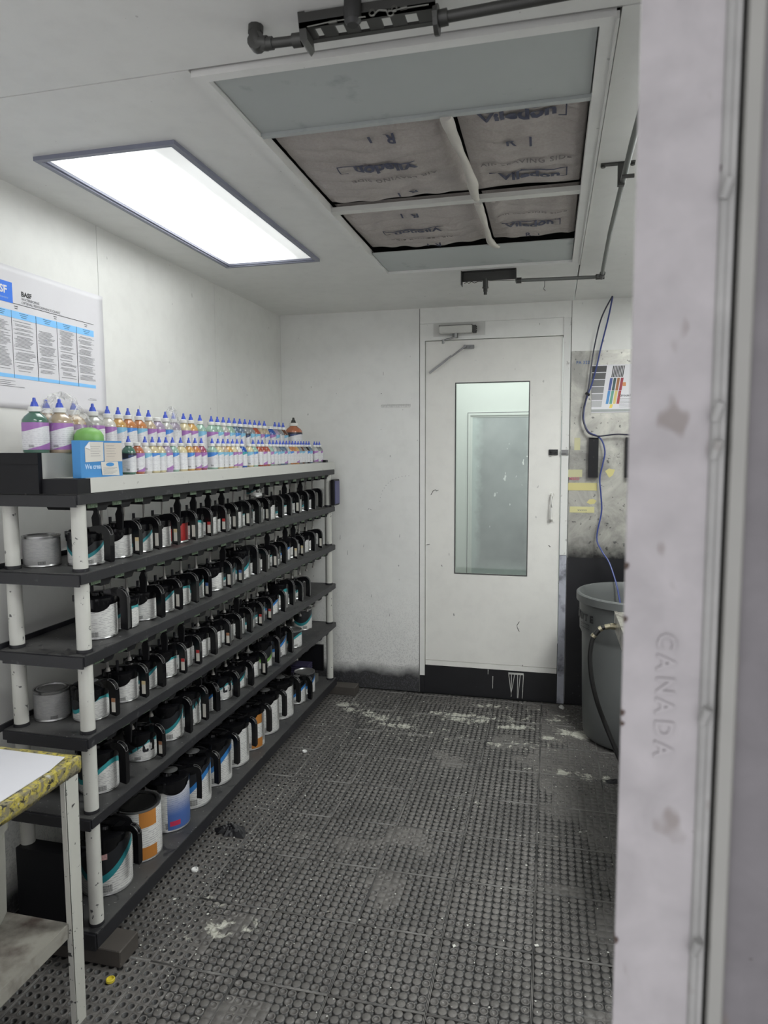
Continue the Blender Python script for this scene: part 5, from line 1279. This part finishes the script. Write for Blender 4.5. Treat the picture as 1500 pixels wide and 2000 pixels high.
n1 = MB().poly([(.0145, -.080, .046), (.0145, .004, .048), (.0145, .006, .106), (.0145, -.060, .106), (.0145, -.080, .090)], (.0008, 0, 0)).build('paper_note', M['note'], ct)
MB().poly([(.0155, -.080, .089), (.0185, -.060, .084), (.0155, -.060, .1065)], (.0006, 0, 0)).build('folded_corner', M['paper'], n1)
MB().box(.0145, .0153, .010, .098, .046, .104).build('paper_note', plain('tan card', (.55, .50, .44), .6), ct)
n3 = MB().poly([(.0155, -.005, .006), (.0155, .080, .002), (.0155, .074, .045), (.0155, -.010, .046)], (.0008, 0, 0)).build('paper_note', M['note'], ct)
MB().poly([(.0163, .034+.020*math.cos(k*PI/10), .037+.006*math.sin(k*PI/10)) for k in range(20)], (.0005, 0, 0)).build('blue_oval', M['box_blue'], n3)
m = MB()
for k in range(6): m.box(.0163, .0167, .000, .068-.01*(k % 3), .027-k*.0038, .0278-k*.0038)
for k in range(5): m.box(.0153, .0157, -.055, -.010-.006*(k % 2), .092-k*.007, .0928-k*.007)
for k in range(5): m.box(.0153, .0157, .020, .060+.006*(k % 2), .094-k*.008, .0948-k*.008)
m.build('note_writing', M['grey_ink'], ct)

# ------------------------------------------------------------------ table at the lower left
tb = thing('work_table', 'white painted steel table with yellow taped edge and paper top, lower left', 'table', (-1.45, 1.2, 0))
TXR, TYB = -1.228, 1.545
def T(x, y): return x+1.45, y-1.2
def tbox(m, x0, x1, y0, y1, z0, z1): a, b = T(x0, y0); c_, d = T(x1, y1); return m.box(a, c_, b, d, z0, z1)
m = MB(); tbox(m, -1.70, TXR-.004, .65, TYB-.004, .715, .748); m.build('table_top', plain('tape-covered top', (.40, .36, .16), .5, var=.3, nscale=30), tb)
def tapem():
    t = NT('paint-smeared yellow tape'); v = t.coord()
    c = t.mix(t.ramp(t.noise(v, 40, 5, .6, 1.2), .44, .56), (.46, .39, .08), (.22, .20, .13))
    c = t.mix(t.ramp(t.noise(v, 70, 4, .6, .8), .56, .62), c, (.03, .03, .03))
    c = t.mix(t.ramp(t.noise(v, 33, 3, .6, .5), .66, .70, 0, .7), c, (.5, .5, .48)); t.color(c); t.rough(.35); t.bump(t.noise(v, 60, 3), .6, .006); return t.m
tp = tapem()
m = MB(); n = 26
def edge_strip(m, pa_, pb_, out):
    vs = []; r_ = random.Random(5)
    for i in range(n+1):
        f_ = i/n; x = pa_[0]+(pb_[0]-pa_[0])*f_; y = pa_[1]+(pb_[1]-pa_[1])*f_
        for dz, o_ in ((.0012, -.028-.006*r_.random()), (.0022, -.006), (.0, .002+.003*r_.random()), (-.030, .003+.003*r_.random()), (-.042-.005*r_.random(), -.001)):
            vs.append((x+out[0]*o_, y+out[1]*o_, .748+dz))
    fs = [(i*5+k, i*5+k+1, i*5+6+k, i*5+5+k) for i in range(n) for k in range(4)]
    m.add(vs, fs)
edge_strip(m, T(TXR, .65), T(TXR, TYB), (1, 0)); edge_strip(m, T(-1.70, TYB), T(TXR, TYB), (0, 1))
o = m.build('tape_edging', tp, tb, True); sd = o.modifiers.new('thick', 'SOLIDIFY'); sd.thickness = .0012
m = MB(); a, b = T(0, 0); m.poly([(-1.69+a, .66+b, .7505), (TXR-.022+a, .66+b, .7505), (TXR-.016+a, TYB-.095+b, .7505), (TXR-.030+a, TYB-.020+b, .7505), (-1.69+a, TYB-.016+b, .7505)], (0, 0, .0015)); m.build('paper_sheet', plain('white cover paper', (.62, .62, .66), .5, var=.02), tb)
lgm = plain('chipped white leg paint', (.44, .44, .40), .45, var=.08, dirt=(.02, .02, .02), dirt_amt=.95, dirt_scale=46, dirt_thr=(.635, .65))
for (x, y, sx_, sy_) in ((TXR-.004, TYB-.055, -1, -1), (-1.69, TYB-.055, 1, -1), (TXR-.004, .68, -1, 1), (-1.69, .68, 1, 1)):
    a, b = T(x, y); m = MB()
    m.poly([(a, b, 0), (a, b+.038*sy_*-1, 0), (a, b+.050*sy_*-1, .714), (a, b-.004, .714)], (sx_*.003, 0, 0))
    m.box(min(a, a+sx_*.016), max(a, a+sx_*.016), b-.0015, b+.0015, 0, .714); m.build('leg', lgm, tb)
m = MB(); tbox(m, -1.70, TXR-.014, .66, TYB-.040, .280, .290); tbox(m, TXR-.018, TXR-.0145, .66, TYB-.040, .262, .302)
m.build('lower_shelf', [plain('rusty stained shelf', (.26, .25, .22), .5, var=.2, nscale=6, dirt=(.05, .03, .025), dirt_amt=.9, dirt_scale=7, dirt_thr=(.42, .62))], tb)
jg = thing('plastic_jug', 'pale plastic jug with rounded base on the lower table shelf, left edge', 'jug', (-1.492, 1.41, .2905))
m = MB(); m.lathe([(.05, 0), (.068, .006), (.076, .025), (.080, .20), (.080, .262), (.088, .264), (.088, .290), (.080, .292), (.076, .286), (.07, .02), (.001, .012)], 24, sq=2.5); m.build('jug_body', plain('stained white plastic', (.42, .42, .38), .45, var=.1, dirt=(.16, .15, .06), dirt_scale=12), jg, True)

# ------------------------------------------------------------------ odds and ends on the floor
def rag(cx_, cy_, rx, ry, h, seed, mat, name, lab, cat):
    n, k_ = 24, 6; vs = []; r_ = random.Random(seed)
    for j in range(k_+1):
        f_ = j/k_
        for i in range(n):
            a = 2*PI*i/n; w_ = 1+.30*math.sin(a*2+seed)+.18*math.sin(a*5+seed*2)+.10*math.sin(a*9)
            q_ = (1-f_)*w_; vs.append((cx_+rx*q_*math.cos(a), cy_+ry*q_*math.sin(a), .002+h*(1-(1-f_)**2)*(.5+.5*abs(math.sin(a*3+seed+f_*5)))))
    fs = [(j*n+i, j*n+(i+1) % n, (j+1)*n+(i+1) % n, (j+1)*n+i) for j in range(k_) for i in range(n)]
    o = MB().add(vs, fs).build(name, mat, None, False); tag(o, lab, cat); return o
rag(-1.255, 2.475, .055, .05, .030, 2, plain('black glove rubber', (.012, .012, .014), .5), 'crumpled_glove', 'crumpled black rubber glove on the floor beside the rack', 'glove')
rag(.095, 4.18, .018, .018, .02, 4, plain('white scrap', (.5, .5, .48), .5), 'paper_scrap', 'small white scrap on the floor right of the door threshold', 'scrap')
def small_cap(x, y, mat, lab):
    o = MB().lathe([(.010, .001), (.013, .002), (.013, .009), (.010, .010), (.009, .005), (.001, .005)], 14).build('bottle_cap', mat, None, True, loc=(x, y, .0)); tag(o, lab, 'bottle cap', 'loose bottle caps on the floor'); return o
small_cap(-1.245, 1.655, plain('yellow plastic', (.55, .45, .04), .4), 'yellow bottle cap on the floor near the table leg')
small_cap(-1.27, 2.20, M['cap'], 'white bottle cap on the holes beside the bottom shelf')
small_cap(-1.22, 3.25, M['cap'], 'white bottle cap under the far half of the rack edge')
rag(.33, 3.28, .05, .02, .012, 6, M['black_plastic'], 'dark_strip', 'dark rubber strip on the floor by the bench', 'strip')
